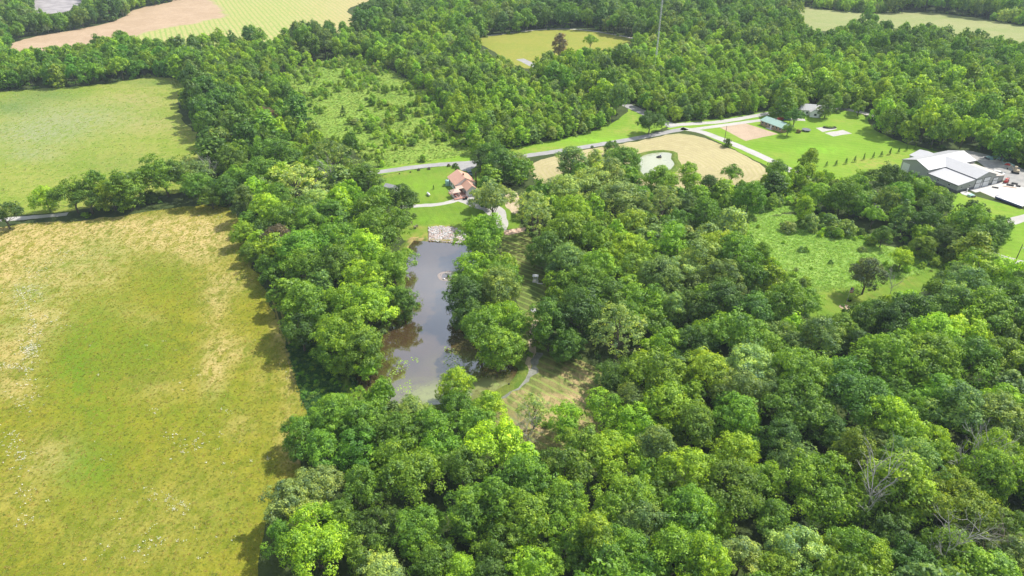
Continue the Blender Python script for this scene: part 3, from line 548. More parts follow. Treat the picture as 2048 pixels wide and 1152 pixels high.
# ------------------------------------------------------------------ hand-placed trees: centre px, py, crown radius px, colour, form
HAND=[
(640,975,56,'o','broad'),(578,1008,52,'o','round'),(606,1035,46,'o','round'),(632,1089,74,'b','broad'),(712,897,50,'n','round'),(645,902,46,'m','round'),(820,945,72,'y','broad'),(762,1052,52,'d','round'),(737,1105,50,'y','round'),(845,1062,62,'m','broad'),(937,1022,46,'m','tall'),(984,1004,44,'m','tall'),(925,938,50,'m','round'),(882,900,48,'m','round'),(767,1152,46,'o','round'),(922,1146,40,'b','round'),(1000,1092,52,'m','round'),
(1062,962,56,'m','round'),(1052,1040,58,'m','round'),(1130,946,54,'m','round'),(1165,902,52,'y','round'),(1225,915,58,'b','broad'),(1312,895,40,'g','tall'),(1294,948,38,'b','round'),(1382,945,54,'b','round'),(1475,905,44,'b','round'),(1460,985,70,'m','broad'),(1375,1030,58,'m','round'),(1434,1045,40,'b','round'),(1250,1000,66,'y','broad'),(1280,1045,52,'g','round'),(1132,1065,52,'m','round'),(1190,1070,44,'y','tall'),(1254,1092,48,'m','round'),(1350,1110,60,'b','round'),(1412,1115,48,'b','tall'),(1482,1115,44,'o','round'),(1062,1136,48,'b','round'),(1107,1138,34,'b','round'),(1212,1132,54,'m','round'),(1300,1148,44,'m','round'),(1165,1128,36,'d','round'),(980,1150,40,'d','round'),(870,1130,44,'m','round'),
(1631,977,80,'b','broad'),(1586,922,50,'g','round'),(1706,900,42,'y','tall'),(1798,965,60,'b','tall'),(1862,888,52,'b','round'),(1756,890,38,'g','round'),(1905,1020,74,'y','broad'),(1786,1072,50,'d','round'),(1698,1098,50,'m','round'),(1656,1108,48,'b','round'),(1592,1098,58,'o','round'),(1550,1138,40,'y','round'),(1818,1128,50,'d','round'),(2020,1052,48,'m','round'),(2028,1120,50,'g','round'),(1750,1130,50,'b','round'),(1530,960,46,'m','round'),(1545,1040,44,'m','round'),
(1568,606,46,'m','round'),(1618,606,32,'m','round'),(1640,680,50,'g','round'),(1678,658,34,'m','round'),(1716,690,32,'d','round'),(1561,676,46,'g','round'),(1611,751,74,'m','broad'),(1773,716,68,'b','broad'),(1858,716,58,'b','round'),(1862,674,50,'b','round'),(1936,656,50,'v','round'),(1941,726,54,'m','round'),(1998,716,56,'y','round'),(1873,745,46,'b','round'),(1786,762,46,'m','round'),(1881,791,54,'m','round'),(1711,790,74,'d','broad'),(1598,815,70,'m','broad'),(1786,848,58,'b','round'),(1911,823,60,'g','round'),(1986,840,58,'g','round'),(1961,621,60,'m','round'),(1813,634,60,'d','broad'),(1900,606,46,'g','round'),(1751,640,18,'b','cone'),(1742,628,30,'m','round'),(2014,606,48,'m','round'),
(1958,536,50,'v','round'),(1914,558,34,'g','round'),(2022,552,52,'b','round'),(1939,577,45,'g','round'),(2040,585,44,'m','round'),
(1012,640,50,'b','round'),(1098,646,38,'m','tall'),(1161,628,54,'d','round'),(1236,663,56,'o','airy'),(1331,690,44,'b','round'),(1346,618,28,'g','tall'),(1289,601,48,'m','round'),(1306,751,60,'b','round'),(1330,815,52,'b','round'),(1211,813,44,'b','round'),(1131,838,40,'b','round'),(1069,820,34,'o','airy'),(1274,848,48,'b','round'),(1469,671,60,'m','round'),(1416,751,50,'y','round'),(1494,731,50,'o','round'),(1474,785,54,'g','round'),(1386,613,45,'d','round'),(1440,606,52,'d','round'),(1474,835,50,'m','round'),(1502,628,48,'d','round'),(1219,751,36,'d','round'),(1134,690,32,'d','round'),(1400,690,44,'d','round'),(1525,700,44,'m','round'),(1390,850,46,'m','round'),(1560,870,44,'d','round'),(1660,870,40,'d','round'),(1540,790,40,'g','round'),
(612,613,52,'m','round'),(687,613,48,'b','round'),(738,626,56,'b','round'),(698,665,65,'b','broad'),(806,602,33,'m','round'),(602,660,42,'d','round'),(724,696,46,'m','round'),(662,692,42,'m','round'),(737,741,24,'v','round'),(715,795,22,'v','airy'),(750,778,11,'y','airy'),(908,770,36,'b','round'),(917,812,40,'m','round'),(978,818,38,'b','round'),(672,826,44,'m','round'),(737,838,46,'m','round'),(822,838,44,'g','round'),(660,850,48,'m','round'),(725,850,48,'m','round'),(800,868,48,'m','round'),(872,862,46,'m','round'),(950,852,42,'m','round'),(964,664,48,'m','round'),(932,590,42,'d','round'),(992,696,42,'m','round'),(936,628,32,'d','round'),(610,870,40,'m','round'),
(592,372,60,'o','airy'),(562,318,44,'m','round'),(667,315,48,'g','airy'),(735,358,34,'m','tall'),(692,352,28,'d','round'),(804,403,34,'d','round'),(760,404,34,'y','round'),(765,462,54,'m','broad'),(587,430,48,'m','round'),(617,450,38,'m','round'),(600,505,50,'m','round'),(560,478,30,'p','round'),(675,470,42,'m','round'),(725,508,44,'v','round'),(786,535,47,'b','broad'),(675,535,48,'m','round'),(605,542,44,'m','round'),(730,555,48,'b','round'),(637,410,32,'o','round'),(985,400,43,'o','round'),(962,470,52,'b','broad'),(950,548,52,'b','broad'),(1003,545,36,'m','round'),(985,303,30,'d','round'),(960,315,24,'d','round'),(1004,328,32,'d','round'),(1030,318,22,'g','round'),(560,400,34,'m','round'),(640,350,30,'m','round'),(520,350,36,'m','round'),(530,300,34,'m','round'),
(5,424,30,'d','round'),(90,396,25,'v','round'),(142,384,36,'m','round'),(175,393,30,'d','round'),(197,371,26,'m','tall'),(220,388,29,'y','round'),(250,376,32,'m','tall'),(278,373,31,'m','round'),(325,350,48,'m','broad'),(373,343,42,'g','round'),(392,370,33,'m','round'),(462,325,32,'m','round'),(490,402,24,'g','tall'),(487,465,24,'b','round'),(452,378,28,'d','round'),(420,390,24,'m','round'),(300,395,20,'d','bush'),(500,505,20,'m','round'),(470,360,26,'m','round'),
(1144,322,32,'g','tall'),(1249,325,32,'m','round'),(1188,325,20,'o','tall'),(1186,362,46,'o','round'),(1129,385,36,'o','round'),(1219,352,36,'o','round'),(1236,402,48,'o','round'),(1284,398,26,'n','round'),(1324,410,36,'o','airy'),(1318,365,34,'m','round'),(1374,355,30,'b','round'),(1374,413,28,'g','round'),(1149,430,40,'b','round'),(1066,416,36,'o','airy'),(1078,440,36,'o','airy'),(1264,450,34,'y','round'),(1354,445,30,'n','round'),(1346,462,24,'o','airy'),(1414,430,34,'m','round'),(1136,465,44,'b','round'),(1099,495,38,'d','round'),(1136,525,38,'g','round'),(1249,497,48,'b','broad'),(1339,485,42,'b','round'),(1199,535,40,'b','round'),(1261,535,38,'y','round'),(1399,515,48,'g','round'),(1474,515,46,'m','round'),(1436,490,38,'y','round'),(1449,555,46,'g','round'),(1361,540,36,'o','round'),(1316,555,44,'g','round'),(1174,565,48,'d','round'),(1464,348,20,'m','round'),(1499,392,30,'n','round'),(1449,405,12,'v','tall'),(1419,370,20,'d','round'),(1221,296,14,'d','round'),(1526,500,18,'m','round'),(1190,480,40,'b','round'),(1300,520,34,'m','round'),
(1556,343,24,'m','round'),(1620,318,18,'b','tall'),(1773,360,36,'d','round'),(1723,355,20,'m','round'),(1831,372,34,'m','round'),(1800,395,30,'m','round'),(1686,390,34,'m','round'),(1640,390,26,'v','round'),(1611,415,18,'b','tall'),(1748,432,22,'v','round'),(1811,430,26,'g','cone'),(1873,410,38,'d','round'),(1936,445,38,'m','round'),(1948,480,22,'g','tall'),(1993,465,26,'d','round'),(1886,478,28,'d','round'),(1806,515,24,'v','round'),(1853,492,22,'y','round'),(1766,472,20,'m','round'),(1618,447,16,'d','bush'),(1576,455,18,'o','bush'),(1690,457,26,'g','bush'),(1660,445,22,'g','bush'),(1736,550,36,'f','round'),(1676,465,10,'b','round'),(1850,445,30,'d','round'),(1720,410,22,'m','round'),
(1118,86,15,'p','tall'),(1181,82,14,'v','round'),(1300,243,26,'d','broad'),(1325,247,12,'m','round'),(1577,256,13,'m','round'),(1590,197,20,'y','round'),(1655,208,15,'g','tall'),(1672,200,12,'b','tall'),(1692,200,10,'g','tall'),(1590,234,18,'d','round'),(1545,222,8,'b','round'),(1455,284,8,'d','round'),(1350,225,13,'v','round'),(1720,212,16,'b','round'),(1597,263,6,'p','bush'),(686,220,7,'d','cone'),(803,228,7,'d','cone'),(733,198,5,'d','bush'),(642,180,4,'d','bush'),(613,250,5,'d','bush'),(530,232,24,'p','round'),(536,244,24,'d','round'),(1420,165,28,'b','broad'),
]
TREES=[]   # dict(x,y,R(m),H scale, form, col, hand)
def ratio(form): p=PROTO[form][0]; return p['H']/p['R']
for (px,py,r,c,form) in HAND:
    zc=8.0
    for _ in range(6):
        g=G(px,py,zc); d=P(g.x,g.y,zc)[2]; R=r*d/FPX; hs=R/PROTO[form][0]['R']; H=PROTO[form][0]['H']*hs
        H=min(H*.92,16.5) if form!='airy' else min(H,18); zc=H*(.60 if form!='bush' else .4)
    TREES.append(dict(x=g.x,y=g.y,R=R,H=H,form=form,col=c,hand=True))
# the rest of the woods: poisson fill of everything that is not open land
ZONES=[ # polygon of crown centres, radius range, forms, colours, density
 ([(940,85),(1060,140),(1190,185),(1275,228),(1250,268),(1130,290),(1050,300),(1030,200),(950,130)],(2.2,3.6),['tall','tall','cone','round'],'bbvmgo',1.0),
 ([(1190,120),(1330,140),(1560,130),(1560,215),(1340,240),(1250,200)],(2.4,4.0),['tall','round','tall'],'bvmbyg',1.0),
 ([(400,90),(560,70),(640,110),(590,150),(560,200),(610,250),(700,300),(720,330),(640,330),(560,290),(480,220),(400,160)],(2.0,4.2),['tall','round','round'],'bmgvmy',.95),
 ([(640,70),(760,60),(950,110),(1040,250),(950,290),(890,250),(870,195),(790,145),(700,110)],(2.4,4.6),['round','tall','round'],'mbbgv',1.0),
 ([(-400,60),(360,60),(370,190),(-400,220)],(3.4,5.6),['round','round','tall'],'mbmny',1.0),
 ([(1560,100),(1700,110),(2100,170),(2200,340),(1950,310),(1740,250),(1560,220)],(4.2,6.8),['round','round','tall'],'bmvmb',1.0),
 ([(1450,20),(1640,60),(2300,120),(2300,250),(1900,170),(1560,110)],(4.5,7),['round','broad'],'mgmd',1.0),
 (SCRUB2,(1.4,3.0),['round','bush','tall'],'bvgmvo',.10),
 ([(1000,380),(1500,380),(1500,560),(1050,560)],(4,6),['round'],'ombg',1.0),
]
ZONES+=[(None,(5,7.5),['round','round','broad'],'gmgmb',1.0),(None,(4.8,7.2),['round','round','broad'],'mmbgmvy',1.0),(None,(3.6,7.0),['round','round','broad','round','tall'],'mmbdgymvb',1.0)]
Z_BIG=(None,(5.0,7.6),['round','broad','round','tall'],'dgmdm',1.0); Z_YOUNG=(None,(2.6,4.4),['tall','tall','round','tall'],'bvbmvo',1.0)
ZONES=[Z_BIG,Z_YOUNG]+ZONES
def zone_index(px,py,X,Y):
    n=len(ZONES); zi=np.where(py<40,n-3,np.where(py<330,n-2,n-1))
    for i in range(n-4,1,-1): zi[inpoly(px,py,ZONES[i][0])]=i
    nz=np.array([noise.noise(Vector((a*.0075,b*.011,3.3))) for a,b in zip(X,Y)]); free=(zi>=n-3)&(py<330)
    zi[free&(nz>.10)]=0; zi[free&(nz<-.16)]=1
    return zi
def fill():
    cell=8.0; grid={}
    def put(x,y,R): grid.setdefault((int(x//cell),int(y//cell)),[]).append((x,y,R))
    for t in TREES: put(t['x'],t['y'],t['R'])
    K=200000
    y=np.sqrt(rng.uniform(60**2,880**2,K)); x=rng.uniform(-1,1,K)*(y*.78+75)
    px,py,dd=P(x,y,8.0); zi=zone_index(px,py,x,y); lo=np.array([z[1][0] for z in ZONES])[zi]; hi=np.array([z[1][1] for z in ZONES])[zi]; RR=rng.uniform(lo,hi)
    HH=np.where(py<330,np.minimum(RR*2.9,19.0),np.minimum(RR*2.4,16.5)); pts=[]
    for (fx,fz) in ((0,0),(0,.55),(0,1.0),(-.95,.5),(.95,.5),(-.7,.85),(.7,.85),(-.7,.2),(.7,.2)): q=P(x+fx*RR,y,HH*fz); pts.append((q[0],q[1]))
    bad=inpoly(pts[0][0],pts[0][1],SCRUB)|inpoly(px,py,SCRUB)|inpoly(pts[0][0],pts[0][1],POND)|inpoly(pts[0][0],pts[0][1],PATHG)
    for po in OPEN:
        for (qx,qy) in pts: bad|=inpoly(qx,qy,po)
    ok=np.where(~bad)[0]; cnt=0
    for i in ok:
        X,Y=x[i],y[i]
        z=ZONES[zi[i]]
        if random.random()>z[4]: continue
        R=RR[i]; cx,cy_=int(X//cell),int(Y//cell); good=True
        for a in range(cx-2,cx+3):
            for b in range(cy_-2,cy_+3):
                for (u,v,q) in grid.get((a,b),()):
                    if (u-X)**2+(v-Y)**2<((R+q)*.70)**2: good=False; break
                if not good: break
            if not good: break
        if not good: continue
        form=random.choice(z[2]); c=random.choice(z[3])
        # patches of the same kind
        nz=noise.noise(Vector((X*.012,Y*.012,4)))
        if nz>.18 and random.random()<.5: c=z[3][0]
        hh=PROTO[form][0]; H=(HH[i] if form!='bush' else hh['H']*R/hh['R'])*random.uniform(.85,1.08); 
        if form!='bush': H=max(H,R*1.6)
        if z[4]<.9: put(X,Y,R*2.6)
        else: put(X,Y,R)
        TREES.append(dict(x=X,y=Y,R=R,H=H,form=form,col=c,hand=False))
fill()
print('trees',len(TREES),round(time.time()-T0,1))

# visible size, in view or not
for t in TREES:
    a,b,d=P(t['x'],t['y'],t['H']*.6); t['px'],t['py']=a,b; t['size']=t['R']*FPX/d; t['in']=(-10<a<2058 and -10<b<1165)
hand=[t for t in TREES if t['hand']]; rest=[t for t in TREES if not t['hand']]
special=lambda t: t['form'] in('cone','bush')
n_hand=sum(1 for t in hand if not special(t))
rest_sorted=sorted([t for t in rest if t['in'] and t['form'] not in('bush','cone')],key=lambda t:-t['size'])
solo=hand+rest_sorted[:max(0,300-n_hand)]
ids=set(id(t) for t in solo); mass=[t for t in TREES if id(t) not in ids]
print('hand',n_hand,'solo',len(solo),'mass',len(mass))

# places used in the labels: (px,py, phrase, landmark)
PLACES=[(600,1040,'at the woods corner by the olive field','olive field corner'),(820,950,'in the woods below the pond','pond'),(1060,1060,'in the woods along the lower edge','lower edge'),(1300,1060,'in the lower woods below the clearing','clearing'),(1560,1060,'in the lower woods beside the leafless tree','pale leafless tree'),(1900,1080,'in the lower woods among the dead branches','dead branches'),
(1250,880,'below the striped clearing','striped clearing'),(1480,880,'in the thick woods beside the striped clearing','striped clearing'),(1230,680,'at the edge of the striped clearing','clearing edge'),(1480,700,'in the big woods below the weedy meadow','weedy meadow'),(1700,760,'in the big woods below the mown strip','mown strip'),(1920,820,'in the big woods at the photo edge','photo edge'),(1850,620,'in the woods just below the mown strip','mown strip'),(1980,560,'in the woods below the utility pole','utility pole'),
(1480,530,'at the edge of the weedy meadow','weedy meadow'),(1250,520,'in the woods behind the arbour','garden arbour'),(1130,490,'beside the grass path and arbour','garden arbour'),(1200,390,'in the grove below the hayfield','hayfield'),(1380,400,'in the grove below the small pond','small pond'),(1500,380,'in the scrub below the hayfield','hayfield'),(1680,420,'in the scrub beside the workshop','workshop'),(1830,400,'in the clump in front of the workshop','workshop'),(1900,470,'in the clump beside the workshop lawn','workshop lawn'),
(960,600,'on the strip beside the pond','pond fountain'),(1000,320,'by the road behind the farmhouse','farmhouse'),(970,430,'between farmhouse and pond','farmhouse'),(720,600,'on the bank across the pond','pond fountain'),(720,760,'leaning over the foot of the pond','pond foot'),(620,620,'along the olive field edge beside the pond','olive field'),(600,450,'in the belt facing the farmhouse lawn','farmhouse shed'),(770,420,'beside the farmhouse lawn','farmhouse shed'),(590,340,'in the belt by the field corner','field corner'),(480,420,'at the top corner of the olive field','field corner'),(200,390,'in the tree row between the two fields','gravel road'),(20,430,'at the gravel road between the fields','gravel road'),
(480,230,'in the woods beside the upper pasture','pasture'),(200,130,'in the belt above the pasture','pasture'),(1300,240,'at the road junction','junction'),(1600,230,'around the brick house','brick house'),(1150,90,'in the far golden field','golden field'),(1420,165,'in the young woods above the junction','junction'),(1850,230,'in the woods behind the workshop','workshop'),(650,200,'in the scrub meadow','scrub meadow centre')]
CPL=np.array([(p[0],p[1]) for p in PLACES]);FORMW={'round':'rounded','broad':'broad-crowned','tall':'slender','airy':'open-branched','cone':'cone-shaped','bush':'low bushy'}
ORD=['']+[q+' ' for q in 'second third fourth fifth sixth seventh eighth ninth tenth eleventh twelfth thirteenth fourteenth fifteenth sixteenth seventeenth eighteenth nineteenth twentieth'.split()]
def make_labels(lst,noun):
    from collections import defaultdict
    g=defaultdict(list)
    for t in lst:
        p=min(PLACES,key=lambda q:(q[0]-t['px'])**2+((q[1]-t['py'])*1.3)**2); t['place']=p; g[(t['col'],t['form'],p[2])].append(t)
    for (c,f,ph),ts in g.items():
        p=ts[0]['place']; ts.sort(key=lambda t:(t['px']-p[0])**2+(t['py']-p[1])**2)
        big=sorted(ts,key=lambda t:-t['size'])
        for i,t in enumerate(big):
            base=f"{TONE[c]} {FORMW[f]} {noun} {ph}"
            if len(ts)>1: base+=(', largest of these' if i==0 else f', {ORD[min(i,19)]}largest')
            t['label']=base
make_labels([t for t in solo if t['form'] not in('cone','bush')],'tree')
make_labels([t for t in solo if t['form']=='cone'],'evergreen')
make_labels([t for t in solo if t['form']=='bush'],'shrub')
NAMES={'round':'broadleaf_tree','broad':'broadleaf_tree','tall':'broadleaf_tree','airy':'broadleaf_tree','cone':'evergreen_tree','bush':'shrub'}
def put_tree(t,name=None,label=None,cat=None,group=None):
    pr=random.choice(PROTO[t['form']]); hs=t['R']/pr['R']; vs=t['H']/pr['H']
    e=bpy.data.objects.new(name or NAMES[t['form']],None); e.empty_display_size=.5; scn.collection.objects.link(e)
    e.location=(t['x'],t['y'],0); e.rotation_euler=(0,0,random.uniform(0,6.28)); e.scale=(hs,hs,vs)
    tag(e,label or t['label'],cat or ('shrub' if t['form']=='bush' else 'tree'),group or {'bush':'shrubs in the scrub','cone':'evergreens in the meadows'}.get(t['form'],'broadleaf trees of the woods and hedgerows'))
    tn=bpy.data.objects.new('trunk',pr['t']); link(tn,e); c=bpy.data.objects.new('crown',pr['c']); link(c,e)
    c['tint']=tint(t['col']); return e
for t in solo: put_tree(t)

# ------------------------------------------------------------------ masses: instanced by geometry nodes from one point cloud each
protocol=bpy.data.collections.new('tree_sources'); PIDX={}
k=0
for kind in PROTO:
    for i,p in enumerate(PROTO[kind]):
        o=bpy.data.objects.new(f'source_{k:02d}',p['lo']); protocol.objects.link(o); PIDX[(kind,i)]=k; k+=1
def mass_object(name,items,source,label=None):
    """items: list of (x,y,z,rotz,sx,sz,idx,tint)"""
    me=bpy.data.meshes.new(name); me.from_pydata([(a[0],a[1],a[2]) for a in items],[],[])
    n=len(items)
    def at(nm,ty,data,f='value'):
        a=me.attributes.new(nm,ty,'POINT'); a.data.foreach_set(f,np.array(data,dtype=(np.int32 if ty=='INT' else np.float32)).ravel())
    at('idx','INT',[a[6] for a in items]); at('rot','FLOAT_VECTOR',[(0,0,a[3]) for a in items],'vector'); at('scl','FLOAT_VECTOR',[(a[4],a[4],a[5]) for a in items],'vector'); at('tint','FLOAT_VECTOR',[a[7] for a in items],'vector')
    o=link(bpy.data.objects.new(name,me)); tag(o,kind='stuff')
    if label: o['label']=label
    ng=bpy.data.node_groups.new(name+'_nodes','GeometryNodeTree'); ng.interface.new_socket('Geometry',in_out='INPUT',socket_type='NodeSocketGeometry'); ng.interface.new_socket('Geometry',in_out='OUTPUT',socket_type='NodeSocketGeometry')
    gi=ng.nodes.new('NodeGroupInput'); go=ng.nodes.new('NodeGroupOutput'); ci=ng.nodes.new('GeometryNodeCollectionInfo'); ci.inputs['Collection'].default_value=source; ci.inputs['Separate Children'].default_value=True; ci.inputs['Reset Children'].default_value=True
    ip=ng.nodes.new('GeometryNodeInstanceOnPoints'); ip.inputs['Pick Instance'].default_value=True
    def na(nm,ty):
        a=ng.nodes.new('GeometryNodeInputNamedAttribute'); a.data_type=ty; a.inputs['Name'].default_value=nm; return next(s for s in a.outputs if s.enabled and s.name=='Attribute')
    l=ng.links.new; l(gi.outputs[0],ip.inputs['Points']); l(ci.outputs[0],ip.inputs['Instance']); l(na('idx','INT'),ip.inputs['Instance Index'])
    er=ng.nodes.new('FunctionNodeEulerToRotation'); l(na('rot','FLOAT_VECTOR'),er.inputs[0]); l(er.outputs[0],ip.inputs['Rotation']); l(na('scl','FLOAT_VECTOR'),ip.inputs['Scale']); l(ip.outputs[0],go.inputs[0])
    mod=o.modifiers.new('scatter','NODES'); mod.node_group=ng; return o
items=[]
for t in mass:
    kk=random.randrange(len(PROTO[t['form']])); p=PROTO[t['form']][kk]
    items.append((t['x'],t['y'],0,random.uniform(0,6.28),t['R']/p['R'],t['H']/p['H'],PIDX[(t['form'],kk)],tint(t['col'])))
mass_object('far_woodland',items,protocol)
# shrubs and saplings of the scrub meadow: the larger ones are things, the rest one mass
items=[];scr=[]
def scatter(poly,n,zpix=True):
    xs=[p[0] for p in poly]; ys=[p[1] for p in poly]; out=[]
    P0=[G(*p) for p in poly]; x0,x1=min(p.x for p in P0),max(p.x for p in P0); y0,y1=min(p.y for p in P0),max(p.y for p in P0)
    X=rng.uniform(x0,x1,n); Y=rng.uniform(y0,y1,n); a,b,_=P(X,Y); k=inpoly(a,b,poly); return list(zip(X[k],Y[k],a[k],b[k]))
for (X,Y,a,b) in scatter(SCRUB,2900):
    core=math.exp(-(((a-700)/95)**2+((b-232)/48)**2)); core=max(core,math.exp(-(((a-830)/70)**2+((b-305)/18)**2)))
    if noise.noise(Vector((X*.045,Y*.045,9)))*1.2+random.uniform(-.3,.3)-core*.75+.30>0:
        R=random.choice([.6,.8,1.0,1.2,1.5,1.9])*random.uniform(.8,1.2)
        form=random.choice(['bush','tall','round','tall','tall','cone'] if R>.9 else ['bush','bush','tall'])
        scr.append(dict(x=X,y=Y,R=R if form!='cone' else R*.55,H=R*random.uniform(1.3,2.5),form=form,col=random.choice('bvvbvbmo'),px=a,py=b,size=R))
for (X,Y,a,b) in scatter(RMEAD,900):
    if inpoly([a],[b],RMEADV)[0]:
        if random.random()<.92: continue
    R=random.choice([.8,1.1,1.5,2.0])*random.uniform(.8,1.2)
    scr.append(dict(x=X,y=Y,R=R,H=R*random.uniform(.9,1.6),form='bush',col=random.choice('vbgbvo'),px=a,py=b,size=R*1.4))
scr.sort(key=lambda t:-t['size']*FPX/P(t['x'],t['y'])[2])
for q in scr: q['in']=True
sh=scr[:90]
SPL=[(640,160,'at the top of the scrub meadow'),(720,150,'in the upper scrub meadow'),(640,230,'in the meadow beside the brown tree'),(720,230,'in the middle of the scrub meadow'),(820,220,'in the meadow near the dark woods'),(880,270,'in the meadow corner nearest the road'),(780,300,'in the meadow just above the road'),(1500,420,'in the scrub beside the weedy meadow'),(1640,400,'in the scrub in front of the workshop'),(1600,460,'at the top edge of the weedy meadow'),(1800,520,'in the weedy meadow by the mown strip'),(1640,560,'inside the weedy meadow')]
from collections import defaultdict
gg=defaultdict(list)
for t in sh: p=min(SPL,key=lambda q:(q[0]-t['px'])**2+((q[1]-t['py'])*1.5)**2); gg[(t['col'],t['form'],p[2])].append(t)
for (c,f,ph),ts in gg.items():
    for i,t in enumerate(ts):
        nn={'bush':'shrub','cone':'young cedar','round':'young tree','tall':'sapling'}[f]
        t['label']=f"{TONE[c]} {nn} {ph}"+('' if len(ts)==1 else (', largest of its colour' if i==0 else f', {ORD[min(i,19)]}largest'))
for t in sh: put_tree(t,name={'bush':'shrub','cone':'young_cedar','round':'young_tree','tall':'sapling'}[t['form']],cat='shrub' if t['form']=='bush' else 'tree',group='shrubs and saplings of the meadows')
print('scrub',len(scr))
for t in scr[90:]:
    kk=random.randrange(len(PROTO[t['form']])); p=PROTO[t['form']][kk]
    items.append((t['x'],t['y'],0,random.uniform(0,6.28),t['R']/p['R'],t['H']/p['H'],PIDX[(t['form'],kk)],tint(t['col'])))
mass_object('meadow_scrub',items,protocol)
# undergrowth along every wood edge and under the trees
items=[]; cand=[]
for t in random.sample(TREES,min(len(TREES),2600)):
    for _ in range(2):
        a=random.uniform(0,6.28); d=t['R']*random.uniform(.4,1.1); cand.append((t['x']+math.cos(a)*d,t['y']+math.sin(a)*d,a))
ca=np.array(cand); bx,by,_q=P(ca[:,0],ca[:,1]); bad=np.zeros(len(ca),bool)
for po in (FIELD,PASTURE,TANF,POND,PATHV,YARDV,HAYV,RLAWNV,LOTV,RLOWV,TOPR): bad|=inpoly(bx,by,po)
if 1:
    for (X,Y,a) in [c for c,b_ in zip(cand,bad) if not b_]:
        R=random.uniform(.8,2.0); kk=random.randrange(3); p=PROTO['bush'][kk]
        items.append((X,Y,0,a,R/p['R'],R*random.uniform(.7,1.1)/p['H'],PIDX[('bush',kk)],tint(random.choice('mdmg'))))
for (X,Y,a,b) in scatter(WEEDB,500):
    R=random.uniform(.3,.9); kk=random.randrange(3); p=PROTO['bush'][kk]; items.append((X,Y,0,a,R/p['R'],R*.6/p['H'],PIDX[('bush',kk)],tint(random.choice('mmdn'))))
mass_object('undergrowth',items,protocol)
print('masses',round(time.time()-T0,1))
# ------------------------------------------------------------------ materials of built things
M_white=simple('white_siding',(.80,.80,.81),.6,var=.05,scale=1.5)
M_whitetrim=simple('white_paint',(.66,.66,.67),.5,var=.03)
M_salmon=ribbed('salmon_metal_roof',(.62,.35,.25),.5,0,.5)
M_salmon2=ribbed('pale_salmon_roof',(.58,.42,.34),.5,1,.5)
M_deck=simple('red_deck_boards',(.42,.22,.18),.8,var=.25,scale=3)
M_glass,_n,_o=newmat('window_glass'); _p=N(_n,'ShaderNodeBsdfPrincipled'); _p.inputs['Base Color'].default_value=(.03,.04,.05,1); _p.inputs['Roughness'].default_value=.08; _n.links.new(_p.outputs[0],_o.inputs['Surface'])
M_black=simple('black_metal',(.02,.02,.022),.45,var=.3)
M_tyre=simple('rubber',(.025,.025,.025),.9,var=.2)
M_teal=simple('pale_teal_plastic',(.30,.48,.45),.4,var=.08)
M_tealcar=simple('dark_teal_paint',(.05,.12,.13),.25,var=.05,spec=.6)
M_greyroof=simple('grey_shingles',(.36,.36,.40),.9,var=.2,scale=4)
M_roofw=ribbed('white_metal_roof_a',(.42,.42,.435),.9,0,.38)
M_roofw2=ribbed('white_metal_roof_b',(.45,.45,.465),.9,1,.38)
M_wall=ribbed('grey_green_cladding',(.36,.38,.36),.9,0,.6)
M_wall2=ribbed('grey_green_cladding_b',(.36,.38,.36),.9,1,.6)
M_skirt=simple('dark_grey_skirt',(.12,.13,.15),.6)
M_trim=simple('dark_trim',(.10,.11,.12),.5)
M_doorw=ribbed('white_door_panels',(.66,.68,.70),.6,2,.45)
M_brick=simple('tan_brick',(.38,.25,.17),.85,var=.2,scale=5)
M_greenroof=ribbed('pale_green_metal_roof',(.22,.36,.31),.6,0,.45)
M_concs=simple('concrete_slab',(.52,.50,.48),.85,var=.08)
M_carwhite=simple('white_car_paint',(.62,.62,.64),.2,var=.02,spec=.6)
M_blue=simple('dark_blue_paint',(.05,.07,.19),.4,var=.1)
M_red=simple('red_paint',(.55,.06,.05),.45,var=.1)
M_beige=simple('beige_paint',(.45,.38,.27),.5,var=.15)
M_stone=simple('pale_stone',(.40,.385,.38),.9,var=.3,scale=2.5)
M_wood=simple('weathered_wood',(.24,.19,.16),.85,var=.3,scale=4)
M_pole=simple('pole_timber',(.16,.13,.11),.9,var=.2,scale=2)
M_galv=simple('galvanised_steel',(.45,.46,.48),.45,metal=.5,var=.1)
M_green_l=simple('lily_green',(.22,.34,.06),.6,var=.3,scale=6)
M_flower=simple('white_petals',(.66,.66,.62),.7,var=.05)

def at(px,py): g=G(px,py); return (g.x,g.y,0)
def frame_of(pa,pb):
    a=G(*pa); b=G(*pb); return a,math.atan2(b.y-a.y,b.x-a.x),(b-a).length
def window(parent,cx,cy,z,wd,ht,axis,out):
    """window with frame, standing proud of a wall; axis 'x': wall runs along x (faces out*y)"""
    f=MB(); g=MB(); t=.08
    def bx(m,u0,u1,d0,d1,z0,z1):
        if axis=='x': m.box(cx+u0,cx+u1,cy+min(d0,d1),cy+max(d0,d1),z0,z1)
        else: m.box(cx+min(d0,d1),cx+max(d0,d1),cy+u0,cy+u1,z0,z1)
    for (u0,u1,z0,z1) in ((-wd/2-t,wd/2+t,z-ht/2-t,z-ht/2),(-wd/2-t,wd/2+t,z+ht/2,z+ht/2+t),(-wd/2-t,-wd/2,z-ht/2,z+ht/2),(wd/2,wd/2+t,z-ht/2,z+ht/2)): bx(f,u0,u1,-out*.05,out*.09,z0,z1)
    o=f.build('window',M_whitetrim,parent); bx(g,-wd/2,wd/2,-out*.04,out*.04,z-ht/2,z+ht/2); g.build('pane',M_glass,o); return o
